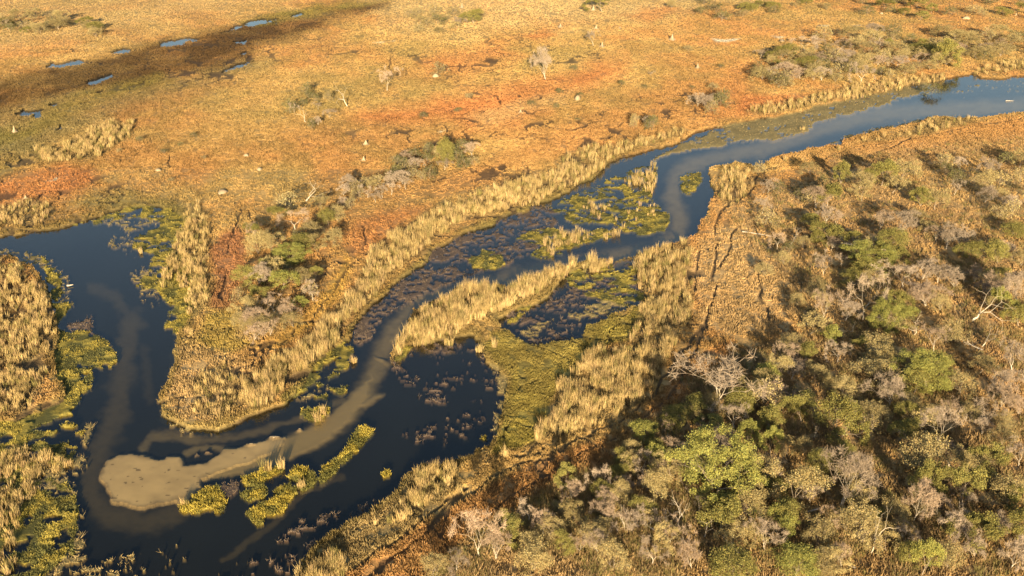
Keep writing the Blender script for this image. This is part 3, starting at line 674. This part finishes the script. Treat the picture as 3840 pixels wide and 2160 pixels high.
LONE_REEDS = [(672,1186,2.6,.7,'tall straw reed tuft on the islet by the channel'),(708,1180,2.0,.5,'smaller straw tuft beside the tall tuft on the same islet'),(757,1228,1.8,.5,'single straw tuft on the islet next to the strip islet'),(800,1060,2.3,.9,'pale reed clump on the water edge of the islet by the channel bank'),(815,1046,2.2,.6,'slim reed clump behind the pale reeds on the channel islet'),(1268,1157,2.4,.7,'straw tuft alone where the meadow meets the lower bank'),(1157,1243,1.7,.6,'round golden tuft beside the dark animal trail'),(477,846,2.2,.9,'round golden reed ball on the peninsula shore'),(352,636,2.0,.8,'golden reed tuft at the tip of the lagoon mat'),(2020,327,2.2,.9,'block of straw reeds at the end of the upstream weed bed'),(465,1273,1.5,.5,'short straw tuft on the islet at the sandbar tail'),(165,1172,1.5,1.3,'wind-blown pale reed clump reaching into the water opposite the sandbar'),(1130,868,2.6,1.0,'big pale reed clump leaning at the lagoon corner of the reed spit'),(1204,885,1.8,.6,'yellow reed tuft between spit and marsh meadow'),(1242,880,2.4,.4,'slender twin reed tuft on the meadow edge'),(890,912,1.7,.6,'reed tuft on the islet edge above the dark bank'),(1975,410,2.0,.5,'reed tuft on the woodland bank below the upstream channel'),(2108,383,2.0,.5,'lone reed tuft on the weed spit of the upstream bank')]
for x, y, h_, r_, lab in LONE_REEDS:
    a = survey(np.array([x]), np.array([y]))
    k = 30
    base = np.array([[a['X'][0], a['Y'][0], max(a['z'][0], 0) - .05]])
    offs = rng.normal(0, 1, (7, 3)) * np.array((r_ * .45, r_ * .3, 0))
    v_, f_, c_ = reed_clump_geo(offs, np.full(7, h_), 14, .3)
    o = soup('reed_clump', v_, f_, c_, M_REED); o.location = base[0]
    tag(o, lab, 'reed clump', 'separate straw reed clumps')

# ------------------------------------------------------------------ trees
def skeleton(r, levels, kids, spread, lift, first=.22, r0=.030, decay=.70, wig=.18, stems=1):
    """branch segments in a rough unit tree: (p, q, rp, rq, level)"""
    segs = []; tips = []
    def grow(p, d, L, rad, lv):
        nseg = 3 if lv < 2 else 2
        for i in range(nseg):
            d = (d + Vector((r.gauss(0, wig), r.gauss(0, wig), r.gauss(0, wig) + lift * .05))).normalized()
            q = p + d * (L / nseg)
            r2 = rad * .85
            segs.append((p.copy(), q.copy(), rad, r2, lv)); p = q; rad = r2
        if lv >= levels:
            tips.append(p.copy()); return
        n_ = kids if lv > 0 else kids + 1
        ph = r.uniform(0, 6.28)
        for i in range(n_):
            a = ph + i * 6.283 / n_ + r.uniform(-.5, .5)
            s = spread * r.uniform(.6, 1.25)
            side = d.orthogonal().normalized(); side.rotate(Matrix.Rotation(a, 3, d))
            nd = (d * math.cos(s) + side * math.sin(s) + Vector((0, 0, lift * .25))).normalized()
            grow(p, nd, L * decay * r.uniform(.75, 1.2) if lv else L * r.uniform(1.0, 1.5), rad * r.uniform(.55, .72), lv + 1)
    for s_ in range(stems):
        t = r.uniform(0, 6.28); tl = .12 if stems == 1 else .45
        grow(Vector((0, 0, 0)), Vector((math.cos(t) * tl, math.sin(t) * tl, 1)).normalized(), first, r0 * (1 if stems == 1 else .8), 0)
    return segs, tips
def fit(segs, tips, extra=.03):
    pts = np.array([s[1][:] for s in segs])
    hi = np.percentile(pts[:, 2], 99); lo = 0
    c = (np.percentile(pts[:, :2], 2, 0) + np.percentile(pts[:, :2], 98, 0)) / 2
    wd = np.mean(np.percentile(pts[:, :2], 98, 0) - np.percentile(pts[:, :2], 2, 0))
    sx = (1 - 2 * extra) / wd; sz = (1 - extra) / hi
    f = lambda p: Vector(((p[0]) * sx, (p[1]) * sx, p[2] * sz))
    return [(f(a), f(b), ra, rb, lv) for a, b, ra, rb, lv in segs], [f(t) for t in tips]
def tubes(segs, sides=5):
    V = []; F = []
    for a, b, ra, rb, lv in segs:
        d = (b - a)
        if d.length < 1e-6: continue
        d.normalize(); u = d.orthogonal().normalized(); v = d.cross(u)
        o = len(V)
        for p, rr in ((a - d * ra * .3, ra), (b, rb)):
            for i in range(sides):
                t = 6.2832 * i / sides
                V.append(p + u * (math.cos(t) * rr) + v * (math.sin(t) * rr))
        for i in range(sides):
            j = (i + 1) % sides
            F.append((o + i, o + j, o + sides + j, o + sides + i))
    return np.array([x[:] for x in V]), [np.array(F)]
def ribbons(segs, r, wmin=.0035):
    V = []; F = []
    for a, b, ra, rb, lv in segs:
        d = b - a
        if d.length < 1e-6: continue
        u = d.orthogonal().normalized(); u.rotate(Matrix.Rotation(r.uniform(0, 3.14), 3, d.normalized()))
        w1 = max(ra, wmin); w2 = max(rb * .7, wmin * .6)
        o = len(V); V += [a - u * w1, a + u * w1, b + u * w2, b - u * w2]; F.append((o, o + 1, o + 2, o + 3))
    return np.array([x[:] for x in V]), [np.array(F)]
def leaves(tips, r, n, size, sig, flat=1.0, skirt=.35, low=.28):
    """leaf sprays in lumps round the branch ends and over the crown's outside"""
    cen = np.array([t[:] for t in tips])
    ex = []
    for i in range(int(len(cen) * skirt) + 3):
        t = r.uniform(0, 6.283); zz = r.uniform(low, .92); q = .46 * math.sqrt(max(.05, 1 - ((zz - .5) / .52) ** 2)) * r.uniform(.7, 1.05)
        ex.append((math.cos(t) * q, math.sin(t) * q, zz))
    cen = np.concatenate([cen, np.array(ex)])
    pick = np.array([r.randrange(len(cen)) for _ in range(n)])
    lump = np.array([r.uniform(.45, 1.25) for _ in range(len(cen))])
    g = np.random.default_rng(r.randrange(1 << 30))
    off = g.normal(0, 1, (n, 3)); ln = np.linalg.norm(off, axis=1, keepdims=True)
    off = off / np.maximum(ln, .3) * (g.uniform(0, 1, (n, 1)) ** .5) * 1.6
    C = cen[pick] + off * sig * np.array((1, 1, .75 * flat)) * lump[pick][:, None]
    C[:, 2] = np.maximum(C[:, 2], .06)
    nr = g.normal(0, 1, (n, 3)) + np.array((0, 0, .7)); nr /= np.linalg.norm(nr, axis=1, keepdims=True)
    t = np.cross(nr, g.normal(0, 1, (n, 3))); t /= np.linalg.norm(t, axis=1, keepdims=True)
    b = np.cross(nr, t)
    s = size * g.uniform(.55, 1.4, (n, 1)); s2 = s * g.uniform(.5, .8, (n, 1))
    V = np.stack([C - t * s, C - b * s2, C + t * s, C + b * s2], 1).reshape(-1, 3)
    F = np.arange(n * 4).reshape(-1, 4)
    tone = g.uniform(.72, 1.28, (n, 1)) * (np.where(g.uniform(0, 1, len(cen)) < .25, .78, 1.0)[pick])[:, None]
    hue = g.normal(0, .06, (n, 1))
    c = np.concatenate([tone * (1 + hue), tone, tone * (1 - hue)], 1)
    return V, [F], np.repeat(c, 4, 0)

BARK_W = plain_mat('pale_bark', (.62, .54, .42), (.40, .33, .25), 9, .12)
BARK_G = plain_mat('grey_bark', (.34, .28, .21), (.22, .17, .12), 9, .2)
TWIG_G = plain_mat('grey_twigs', (.36, .29, .22), (.28, .215, .155), 5, .25)
TWIG_P = plain_mat('pinkish_twigs', (.37, .28, .20), (.29, .21, .145), 5, .2)
LEAF_Y = plain_mat('yellow_green_leaves', (.30, .29, .075), (.22, .215, .06), 5, .12, trans=1)
LEAF_G = plain_mat('green_leaves', (.25, .22, .065), (.18, .165, .05), 5, .22, trans=1)
LEAF_O = plain_mat('dull_olive_leaves', (.36, .285, .13), (.27, .215, .095), 5, .25, trans=1)
LEAF_D = plain_mat('dark_bush_leaves', (.17, .155, .06), (.12, .115, .05), 5, .25, trans=1)

PROTO = {}
def add_proto(key, name, parts, cat):
    """parts: list of (part name, V, F, col, material); kept unlinked as a pattern"""
    PROTO.setdefault(key, []).append((name, parts, cat))
def mesh_only(nm, V, F, col, mat):
    o = soup(nm, V, F, col, mat); me = o.data
    bpy.data.objects.remove(o); return me
for i in range(5):                                    # leafy trees
    r = random.Random(100 + i)
    sg, tp = fit(*skeleton(r, 4, 3 if i % 2 else 2, .62, .35, .24, .026, .72, .16, 1 if i < 3 else 2))
    V, F = tubes([s for s in sg if s[4] <= 3], 5)
    for key, lm, n_, sz in (('G', LEAF_G, 9500, .0165), ('Y', LEAF_Y, 9500, .0165)):
        lv, lf, lc = leaves(tp, random.Random(i * 7 + 3), n_, sz, .105)
        add_proto(key, 'leafy_tree', [('trunk', mesh_only('trunk', V, F, None, BARK_G)), ('crown', mesh_only('crown', lv, lf, lc, lm))], 'tree')
for i in range(3):                                    # dense hanging crowns
    r = random.Random(150 + i)
    sg, tp = fit(*skeleton(r, 4, 3, .75, .2, .18, .026, .72, .16, 1))
    V, F = tubes([s for s in sg if s[4] <= 3], 5)
    lv, lf, lc = leaves(tp[::3], random.Random(i * 5 + 1), 34000, .0082, .075, 1.0, 2.2, .10)
    add_proto('H', 'leafy_tree', [('trunk', mesh_only('trunk', V, F, None, BARK_G)), ('crown', mesh_only('crown', lv, lf, lc, LEAF_Y))], 'tree')
for i in range(5):                                    # half-bare olive trees
    r = random.Random(200 + i)
    sg, tp = fit(*skeleton(r, 5, 2, .60, .3, .20, .024, .74, .17, 1 if i % 2 else 3))
    V1, F1 = tubes([s for s in sg if s[4] <= 2], 5); V2, F2 = ribbons([s for s in sg if s[4] > 2], r, .0032)
    V = np.concatenate([V1, V2]); F = [np.concatenate([F1[0], F2[0] + len(V1)])]
    lv, lf, lc = leaves(tp, r, 6500, .0150, .098)
    add_proto('O', 'sparse_tree', [('trunk', mesh_only('trunk', V, F, None, BARK_G)), ('crown', mesh_only('crown', lv, lf, lc, LEAF_O))], 'tree')
for i in range(5):                                    # leafless twiggy trees
    r = random.Random(300 + i)
    sg, tp = fit(*skeleton(r, 6, 2, .50, .28, .17, .026, .78, .15, 2 if i % 2 else 1))
    V1, F1 = tubes([s for s in sg if s[4] <= 3], 5)
    ex = []
    for t in tp:
        for k in range(20):
            q = t + Vector((r.gauss(0, .05), r.gauss(0, .05), r.gauss(.012, .05)))
            ex.append((t, q, .003, .002, 7))
    V2, F2 = ribbons([s for s in sg if s[4] > 3] + ex, r, .0030)
    for key, bm, tm in (('B', BARK_W, TWIG_G), ('P', BARK_W, TWIG_P)):
        add_proto(key, 'bare_tree', [('trunk', mesh_only('trunk', V1, F1, None, bm)), ('crown', mesh_only('crown', V2, F2, None, tm))], 'tree')
for i in range(4):                                    # dead white trees
    r = random.Random(400 + i)
    sg, tp = fit(*skeleton(r, 3 if i < 3 else 4, 2, .75 if i < 3 else .5, .1, .34 if i < 2 else .2, .034, .72, .30, 1))
    V1, F1 = tubes([s for s in sg if s[4] <= 0], 6); V2, F2 = tubes([s for s in sg if s[4] > 0], 5)
    add_proto('W', 'dead_tree', [('trunk', mesh_only('trunk', V1, F1, None, BARK_W)), ('branches', mesh_only('branches', V2, F2, None, BARK_W))], 'dead tree')
for i in range(4):                                    # round bushes
    r = random.Random(500 + i)
    sg, tp = fit(*skeleton(r, 3, 3, .7, .2, .12, .016, .8, .2, 3))
    V2, F2 = ribbons(sg, r, .006)
    for key, lm, n_ in (('S', LEAF_D, 1100), ('Z', LEAF_O, 900)):
        lv, lf, lc = leaves(tp, r, n_, .030, .12)
        add_proto(key, 'bush', [('stems', mesh_only('stems', V2, F2, None, BARK_G)), ('foliage', mesh_only('foliage', lv, lf, lc, lm))], 'bush')
USED = {}
def plant(key, x, y, h, wd, label, group, var=None, zoff=0.0):
    opts = PROTO[key]
    i = rng.integers(len(opts)) if var is None else var % len(opts)
    name, parts, cat = opts[i]
    a = survey(np.array([float(x)]), np.array([float(y)]))
    hz = float(tall(y, h)) * 1.08; wz = float(wd * mpd(y)) * 1.06
    e = bpy.data.objects.new(name, None); COL.objects.link(e)
    e.empty_display_size = .3
    e.location = (a['X'][0], a['Y'][0], max(a['z'][0], -.1) - .04)
    e.rotation_euler = (0, 0, rng.uniform(0, 6.28))
    e.scale = (wz, wz, hz)
    tag(e, label, cat, group)
    for pn, me in parts:
        if (key, i, pn) not in USED:
            o = bpy.data.objects.new(pn, me); USED[(key, i, pn)] = o
        else:
            o = USED[(key, i, pn)].copy()
        o.parent = e; COL.objects.link(o)
    return e

MARKS = [(1800,1270,'the broad yellow-green tree'),(1800,1040,'the big grey leafless tree at the woodland edge'),(2187,1401,'the white-trunked tree with the leafy tuft'),(2327,976,'the brightest yellow tree'),(2444,816,'the fan-limbed dead tree'),(2224,836,'the dense bright green tree'),(1206,1409,'the wide twiggy tree by the lower trail'),(2170,810,'the tall grey leafless tree'),(2190,673,'the flat yellow crown beside the fallen trunk'),(2114,1286,'the large leafless tree in mid woodland'),(2107,1116,'the wide green tree above the olive trees'),(2217,473,'the green trees near the upstream bank'),(1372,203,'the lone bare tree on the red plain'),(770,510,'the spreading dead tree of the peninsula thicket'),(730,663,'the bright green bush tree of the peninsula'),(653,826,'the pale trees at the peninsula tip'),(2380,167,'the twin-trunked green tree at the river head'),(2164,213,'the pale tall tree by the upstream reeds'),(1125,428,'the pale-stemmed tree of the grey thicket'),(770,310,'the leaning dead tree on the plain'),(1192,60,'the green bush on the far plain'),(150,75,'the far green thicket beyond the marsh'),(1700,50,'the dark bushes on the far plain'),(2550,340,'the upstream bank end')]
WORDS = {'G':'green leafy tree','Y':'yellow-green leafy tree','O':'half-bare olive tree','B':'leafless grey tree','P':'leafless pinkish-brown tree','W':'dead white tree','S':'dark low bush','Z':'dull olive bush'}
SEEN = set()
def describe(key, x, y, h, wd):
    wm = wd * float(mpd(y))
    size = 'small' if wm < 3.6 else ('mid-sized' if wm < 5.6 else 'broad')
    if h > 1.25 * wd: size = 'slim ' + size if size != 'broad' else 'tall'
    for m in sorted(MARKS, key=lambda m: (m[0] - x) ** 2 + ((m[1] - y) * 1.4) ** 2):
        dx, dy = x - m[0], y - m[1]
        dist = math.hypot(dx, dy * 1.4)
        rel = ('in front of' if dy > 0 else 'behind') if abs(dy) * 1.6 > abs(dx) else ('right of' if dx > 0 else 'left of')
        far = 'just ' if dist < 60 else ('' if dist < 130 else ('well ' if dist < 320 else 'far '))
        t = f'{size} {WORDS[key]} {far}{rel} {m[2]}'
        if t not in SEEN and len(t.split()) <= 15: break
    SEEN.add(t)
    return t
HERO = [
 ('H',1800,1262,150,178,'broad glowing yellow-green tree hanging over the woodland edge',0),
 ('B',1832,1190,95,90,'round grey twiggy tree directly behind the broad yellow-green tree',1),
 ('B',1792,1040,118,165,'big pale grey leafless tree spreading at the shaded woodland edge',4),
 ('W',2187,1401,118,55,'tall white-trunked nearly dead tree with one leafy tuft on top',0),
 ('Y',2190,1315,26,40,'small leafy tuft crown above the white-trunked tree',1),
 ('H',2327,984,84,128,'brightest yellow-green tree in the middle of the woodland',2),
 ('W',2444,816,98,95,'dead white tree with many limbs fanning up from a short trunk',3),
 ('H',2224,842,76,86,'dense bright green round tree beside a broken white tree',3),
 ('P',1206,1409,112,95,'wide pale twiggy leafless tree beside the lower animal trail',4),
 ('B',2170,812,112,74,'tall grey leafless tree with a straight pale trunk in the woodland',0),
 ('H',2190,678,56,112,'flat yellow-crowned tree beside the long fallen trunk',0),
 ('B',2114,1286,115,112,'large leafless tree with several pale stems in mid woodland',3),
 ('G',2107,1116,95,92,'wide green tree leaning over a sunny grass strip',4),
 ('B',1372,203,74,46,'lone leafless tree with white trunk standing on the red plain',1),
 ('W',770,512,50,64,'spreading dead white tree at the top of the peninsula thicket',2),
 ('H',730,668,44,78,'bright green bush tree in the middle of the peninsula thicket',1),
 ('P',974,231,54,42,'pinkish bare tree with a thick white trunk on the plain',2),
 ('W',874,272,56,40,'forked dead white tree leaning on the olive plain',1),
 ('G',1125,428,66,34,'pale-stemmed tree with thin green top above the grey thicket',3),
 ('G',2380,167,54,62,'green tree with two white trunks at the river head',4),
 ('B',2164,214,48,48,'pale slender leafless tree by the upstream reed row',0),
 ('G',1514,33,38,46,'dark green tree beside a termite mound on the far plain',0),
 ('B',1492,118,36,34,'grey bare tree behind a pale termite mound on the plain',2),
 ('W',770,312,42,30,'thin leaning dead tree among grey bushes on the plain',0),
 ('Z',1100,190,28,40,'rounded grey-green bush behind a white mound on the plain',1),
 ('G',1192,62,32,42,'green bush standing alone on the pale far plain',1),
]
for k, x, y, h, wd, lab, var in HERO:
    plant(k, x, y, h, wd, lab, None, var)
TREES = '''G1735,1060,48,60 G1785,1105,46,60 G1697,1075,44,52 G1850,1055,60,60 O1930,1000,56,60 G1690,1100,44,48 G1289,1359,50,60 O1346,1446,62,72 O1092,1460,50,60 P1249,1419,62,62 G1422,1243,55,46 B1502,1253,64,50 Y1619,1123,50,52 Y1649,1186,52,48 G1555,1223,40,36 O1585,1199,50,46 P1689,1166,56,46
O1642,1273,72,64 W1572,1336,66,40 G1609,1319,56,48 W1707,1343,76,52 O1492,1393,58,62 B1150,1450,50,60 O1560,1290,60,50 O1680,1390,60,60 O1884,1023,56,62 P1947,1029,52,56 G1934,1093,50,62 G2014,1069,56,62 Y1880,1116,46,46
B2237,1029,78,76 O2210,1079,42,52 Y1937,1153,56,44 O1980,1156,46,38 O2020,1153,42,36 G2050,1199,52,52 G2125,1173,46,46 O1914,1233,66,60 B2357,1126,92,76 O2310,1196,85,102 O1984,1286,90,108 O1880,1313,72,76 G1810,1349,80,100
B1924,1396,72,76 Y1974,1356,56,66 O2164,1373,72,76 O2054,1386,66,66 P2297,1319,86,72 G2327,1266,76,72 G2419,1286,80,76 G2474,1213,70,76 O2530,1283,70,82 G2450,1396,78,90 Y2317,1460,86,62 O2227,1396,60,66 G1844,1460,60,98
Y2000,1460,52,88 O2070,1455,40,60 W1770,1360,52,42 W1720,1312,46,50 W1885,1062,26,30 W2047,1113,46,22 B2527,1010,72,72 O2520,1130,52,56 G2080,523,50,62 B2077,570,40,46 G2034,573,28,42 G2080,623,52,70 W1987,626,50,32
P1954,633,42,42 B2069,700,56,52 B2267,593,52,66 G2314,523,42,50 O2350,533,46,52 B2379,633,52,52 G2544,600,32,50 G2507,670,52,46 B2270,730,54,82 P2070,810,72,56 O2050,750,34,46 G2147,723,34,52 P2327,776,52,90
Y2277,813,36,42 W2297,850,62,50 W2140,843,30,36 O2250,850,38,52 Y2514,800,62,46 G2560,826,46,52 B2555,780,82,76 W2469,880,62,48 O2034,855,56,62 Y2080,876,42,46 O1989,890,42,52 B2105,920,52,52 O2210,923,60,66 G2167,890,28,36
P2347,893,62,62 O2380,870,52,62 O2220,985,56,98 Y1930,970,38,46 B2544,940,62,72 O2417,1000,48,72 G2114,467,50,38 G2217,473,60,56 G2180,473,36,36 O2267,460,46,62 O2244,492,40,50 O2160,480,40,50 O1920,700,30,40 O2490,740,40,52 G2440,660,40,50
B2400,730,46,60 O2460,950,46,56 O2180,1060,40,50 B2480,1080,60,60 O2400,1200,56,62 B2560,1180,60,66 O2040,970,44,52 B1990,960,40,44 O2120,1010,50,60 G1990,1060,40,40 B1770,1110,40,44 O1720,1230,52,60 G1760,1200,40,46 O1850,1395,50,60 B1640,1430,56,60
O1440,1320,50,56 O1380,1370,52,56 B1330,1320,44,50 O1540,1440,56,66 P1740,1440,60,60 O2110,1449,50,60 O2380,1440,60,70 B2540,1440,66,70 G2560,1360,60,66 O2250,1330,50,60 B2390,1360,60,64'''.split()
for t in TREES:
    k = t[0]; x, y, h, wd = [float(q) for q in t[1:].split(',')]
    plant(k, x, y, h, wd, describe(k, x, y, h, wd), 'trees of the big woodland')
THICK = '''P743,583,46,62 O650,646,52,42 Y710,736,46,56 B653,722,46,52 G650,766,32,42 B787,763,42,46 P653,830,46,62 O620,810,46,52 P717,812,42,48 G827,573,38,34 O783,606,42,46 G760,640,44,52 O683,640,44,46 O800,640,40,46 G700,560,34,40
O680,700,42,50 O760,720,36,46 O610,830,36,46 P690,790,40,52 O740,830,36,40 P640,860,40,52 O850,560,32,36 O810,530,30,36 G640,600,30,36 O840,620,36,40 Z600,760,28,36 S760,610,26,34 S690,610,26,40 S720,700,26,40 P680,850,38,48 Y755,780,26,34'''.split()
for t in THICK:
    k = t[0]; x, y, h, wd = [float(q) for q in t[1:].split(',')]
    plant(k, x, y, h, wd, describe(k, x, y, h, wd), 'trees of the peninsula thicket')
def inside(x, y, poly): return sdf(np.array([float(x)]), np.array([float(y)]), poly, 5)[0] > 0
def fill(poly, n, keys, h0, h1, ratio, group, gap):
    A = np.array(poly, float); got = []; tries = 0
    while len(got) < n and tries < 6000:
        tries += 1
        x = rng.uniform(A[:, 0].min(), A[:, 0].max()); y = rng.uniform(A[:, 1].min(), A[:, 1].max())
        if not inside(x, y, poly): continue
        if any(abs(x - a) < gap and abs(y - b) < gap * .55 for a, b in got): continue
        got.append((x, y))
        k = keys[rng.integers(len(keys))]
        h = rng.uniform(h0, h1); wd = h * rng.uniform(*ratio)
        plant(k, x, y, h, wd, describe(k, x, y, h, wd), group)
fill([(960,440),(1000,400),(1080,385),(1180,385),(1210,420),(1150,440),(1050,475),(980,475)],22,'BPSSZB',22,34,(.9,1.5),'grey shrubs of the plain thicket',18)
fill([(1880,215),(1900,150),(2000,115),(2080,92),(2200,84),(2400,95),(2620,90),(2620,150),(2400,160),(2300,195),(2200,212),(2080,215),(1960,225)],95,'OOZSGOBP',18,34,(1.1,1.8),'trees of the far upstream thicket',12)
fill([(-30,50),(100,42),(200,60),(300,85),(260,105),(120,95),(-30,90)],24,'GOZSBO',16,28,(1.0,1.7),'trees of the thicket beyond the brown marsh',13)
fill([(980,50),(1100,30),(1200,50),(1180,85),(1040,90)],14,'ZZOSB',14,24,(1.1,1.7),'bushes on the far plain',13)
fill([(1680,10),(1900,-5),(2620,-5),(2620,60),(2300,55),(2000,30),(1800,60),(1690,55)],42,'ZSOGSZ',13,24,(1.1,1.9),'bushes on the far plain',16)
fill([(720,250),(800,230),(840,260),(830,330),(760,330),(720,310)],11,'SZBS',18,30,(.8,1.2),'grey bushes round the leaning dead tree',12)
fill([(1560,300),(1660,320),(1640,340),(1590,335)],5,'SZB',22,34,(.7,1.1),'bushes near the upstream bend',12)
fill([(1740,270),(1830,250),(1850,290),(1770,300)],6,'SBZ',24,36,(.9,1.3),'bushes near the upstream bend',14)
fill([(610,640),(680,540),(760,510),(850,540),(840,620),(820,720),(780,800),(680,850),(610,840),(590,780)],9,'OBPOGZ',30,44,(.9,1.3),'low trees inside the peninsula thicket',24)
plant('S', 2345, 236, 24, 44, 'dark tangled bush leaning into the wide upstream water', None, 1)
fill([(860,480),(960,470),(1040,480),(900,540),(860,540)],16,'BZOB',22,34,(.8,1.3),'grey shrubs beside the peninsula thicket',18)
fill([(2350,430),(2600,400),(2600,580),(2480,560),(2400,500)],20,'OBZSO',30,44,(.9,1.3),'bushes of the open woodland by the upstream bank',26)
fill([(2080,480),(2400,560),(2600,640),(2600,820),(2400,780),(2000,800),(2000,560)],26,'OBOPGB',30,48,(.9,1.3),'small trees of the upper woodland',30)
fill([(1500,1200),(1700,1040),(1850,1010),(1800,1300),(1400,1449),(1250,1449),(1350,1330)],22,'OBGOPB',36,56,(.9,1.25),'trees of the lower woodland rim',34)
fill([(1880,440),(2060,430),(2080,520),(1990,700),(1940,640),(1890,560)],12,'OBZS',26,38,(.9,1.3),'bushes along the woodland rim',26)
fill([(2000,850),(2600,620),(2600,1449),(1250,1449),(1600,1230),(1800,1000)],66,'OBPOZBGOP',36,62,(.9,1.3),'small trees and bushes filling the woodland',32)
fill([(200,400),(500,300),(560,420),(420,480)],7,'SZ',8,13,(1.2,1.8),'specks of bush on the western plain',40)
fill([(900,300),(1700,100),(1900,200),(1500,330)],16,'SZBS',8,16,(1.1,1.8),'specks of bush on the red plain',50)

# ------------------------------------------------------------------ termite mounds, logs
M_MOUND = plain_mat('termite_earth', (.42, .33, .21), (.31, .23, .145), 4, .1)
def mound(x, y, h, wd, label, spire=True):
    a = survey(np.array([float(x)]), np.array([float(y)]))
    r = random.Random(int(x * 31 + y))
    hz = float(tall(y, h)); wz = float(wd * mpd(y)) / 2
    V = []; F = []; n_ = 14
    prof = [(1.0, -.03), (.8, .10), (.52, .22), (.34, .38), (.24, .58), (.17, .78), (.08, .95)] if spire else [(1.0, -.03), (.93, .3), (.78, .6), (.5, .86), (.2, .98)]
    for i, (pr, pz) in enumerate(prof):
        for k in range(n_):
            t = 6.2832 * k / n_
            q = pr * (1 + .22 * math.sin(3 * t + x) * (1 - pz) + r.uniform(-.10, .10))
            V.append((wz * q * math.cos(t) + .10 * wz * pz, wz * q * math.sin(t), hz * pz + r.uniform(-.02, .02) * hz))
    V.append((.1 * wz, 0, hz))
    for i in range(len(prof) - 1):
        for k in range(n_):
            j = (k + 1) % n_
            F.append((i * n_ + k, i * n_ + j, (i + 1) * n_ + j, (i + 1) * n_ + k))
    top = [((len(prof) - 1) * n_ + k, (len(prof) - 1) * n_ + (k + 1) % n_, len(V) - 1) for k in range(n_)]
    o = soup('termite_mound', np.array(V), [np.array(F), np.array(top)], None, M_MOUND, smooth=True)
    o.location = (a['X'][0], a['Y'][0], a['z'][0] - .05)
    tag(o, label, 'termite mound', 'pale termite mounds on the plain')
for x, y, h, wd, lab, sp in [
 (1162,22,13,15,'pale termite spire beside the far green bush',1),(1492,28,12,16,'pale cone mound left of the dark green far tree',1),(1409,71,10,20,'broad pale mound on the far plain between two bare sticks',1),(1499,75,10,16,'small pale cone behind the grey bare tree',1),(1559,74,6,9,'tiny pale cone alone on the far plain',1),(1514,121,13,18,'sharp pale cone just in front of the grey bare tree',1),(1690,103,15,22,'tall pale spire with wide skirt on the upper plain',1),(1095,196,8,16,'low white mound in front of the rounded grey-green bush',0),(1309,287,9,16,'white cone on the sandy rise of the red plain',1),(1452,255,12,16,'tan mound with dark hollow on the sandy rise',0),(920,368,12,24,'tan cone mound with a purple bush behind it',1),(915,408,11,18,'tan mound in front of the tan cone on the plain',1),(1754,175,13,18,'pale mound near the upstream thicket',1),(37,336,17,16,'white spire on a bare rise by the green strip',1),(620,397,6,14,'small pale mound on the orange plain',0),(397,434,6,16,'low grey mound at the foot of the dark crack',0),(653,432,6,14,'low grey mound on the golden plain',0),(560,490,9,26,'rounded tan hump by the bare sandy patch',0),(65,503,8,14,'small white cone on the rust patch above the lagoon',1),(2217,38,5,9,'white speck mound on the far rusty strip',0),(2430,50,7,18,'tan hump in the far thicket',0),(2555,42,7,8,'white cone at the far end of the plain',1),(1967,107,6,14,'pale broken mound right of the white salt pan',0),(2265,1095,9,22,'grey ashy stone heap among the olive trees',0),(2500,1345,14,40,'pale orange earth mound dug open among green trees',0),(1960,930,14,22,'rounded orange earth mound at the sunny woodland rim',0)]:
    mound(x, y, h, wd, lab, sp)
def log(x, y, L, ang, r0, label, forks=3):
    a = survey(np.array([float(x)]), np.array([float(y)])); r = random.Random(int(x + y * 7))
    m = float(mpd(y)); segs = []
    p = Vector((0, 0, .25)); d = Vector((math.cos(ang), math.sin(ang), .03)); n_ = 7
    for i in range(n_):
        d = (d + Vector((r.gauss(0, .1), r.gauss(0, .1), r.gauss(0, .03)))).normalized()
        q = p + d * (L * m / n_); ra = r0 * (1 - i / n_ * .7)
        segs.append((p.copy(), q.copy(), ra, r0 * (1 - (i + 1) / n_ * .7), 0))
        if i > 1:
            for k in range(forks - 1):
                e = (d + Vector((r.gauss(0, .6), r.gauss(0, .6), abs(r.gauss(0.1, .35))))).normalized()
                b = q + e * (L * m * r.uniform(.12, .3)); segs.append((q.copy(), b, ra * .5, ra * .2, 1))
        p = q
    e = bpy.data.objects.new('fallen_tree', None); COL.objects.link(e); e.location = (a['X'][0], a['Y'][0], max(0, a['z'][0]))
    V, F = tubes([s for s in segs if s[4] == 0], 6); soup('trunk', V, F, None, BARK_W, e)
    fk = [s for s in segs if s[4] == 1]
    if fk:
        V, F = tubes(fk, 4); soup('branches', V, F, None, BARK_W, e)
    tag(e, label, 'fallen tree', 'fallen pale trees')
for a in [(2250,640,130,2.75,.28,'long fallen trunk lying behind the flat yellow crown',3),(1867,590,75,-.3,.16,'short pale fallen branch at the woodland rim',2),(1645,1345,46,2.4,.16,'twisted white fallen tree in the lower woodland gap',4),(1860,1405,60,1.9,.2,'bleached branching deadfall near the lowest woodland trees',4),(2030,1300,60,.5,.16,'forked white deadwood under the olive trees',3),(2150,1440,70,2.8,.15,'thin white fallen branches below the tuft-topped tree',3),(1760,1400,60,2.7,.14,'pale crooked branch on shaded woodland ground',3),(170,721,14,.2,.22,'pale log floating near the lagoon shore',1),(2530,255,20,.1,.14,'low driftwood raft in the wide upstream water',2),(2470,890,60,2.2,.2,'broken white trunk on ashy ground below the fan-limbed tree',4)]:
    log(*a)
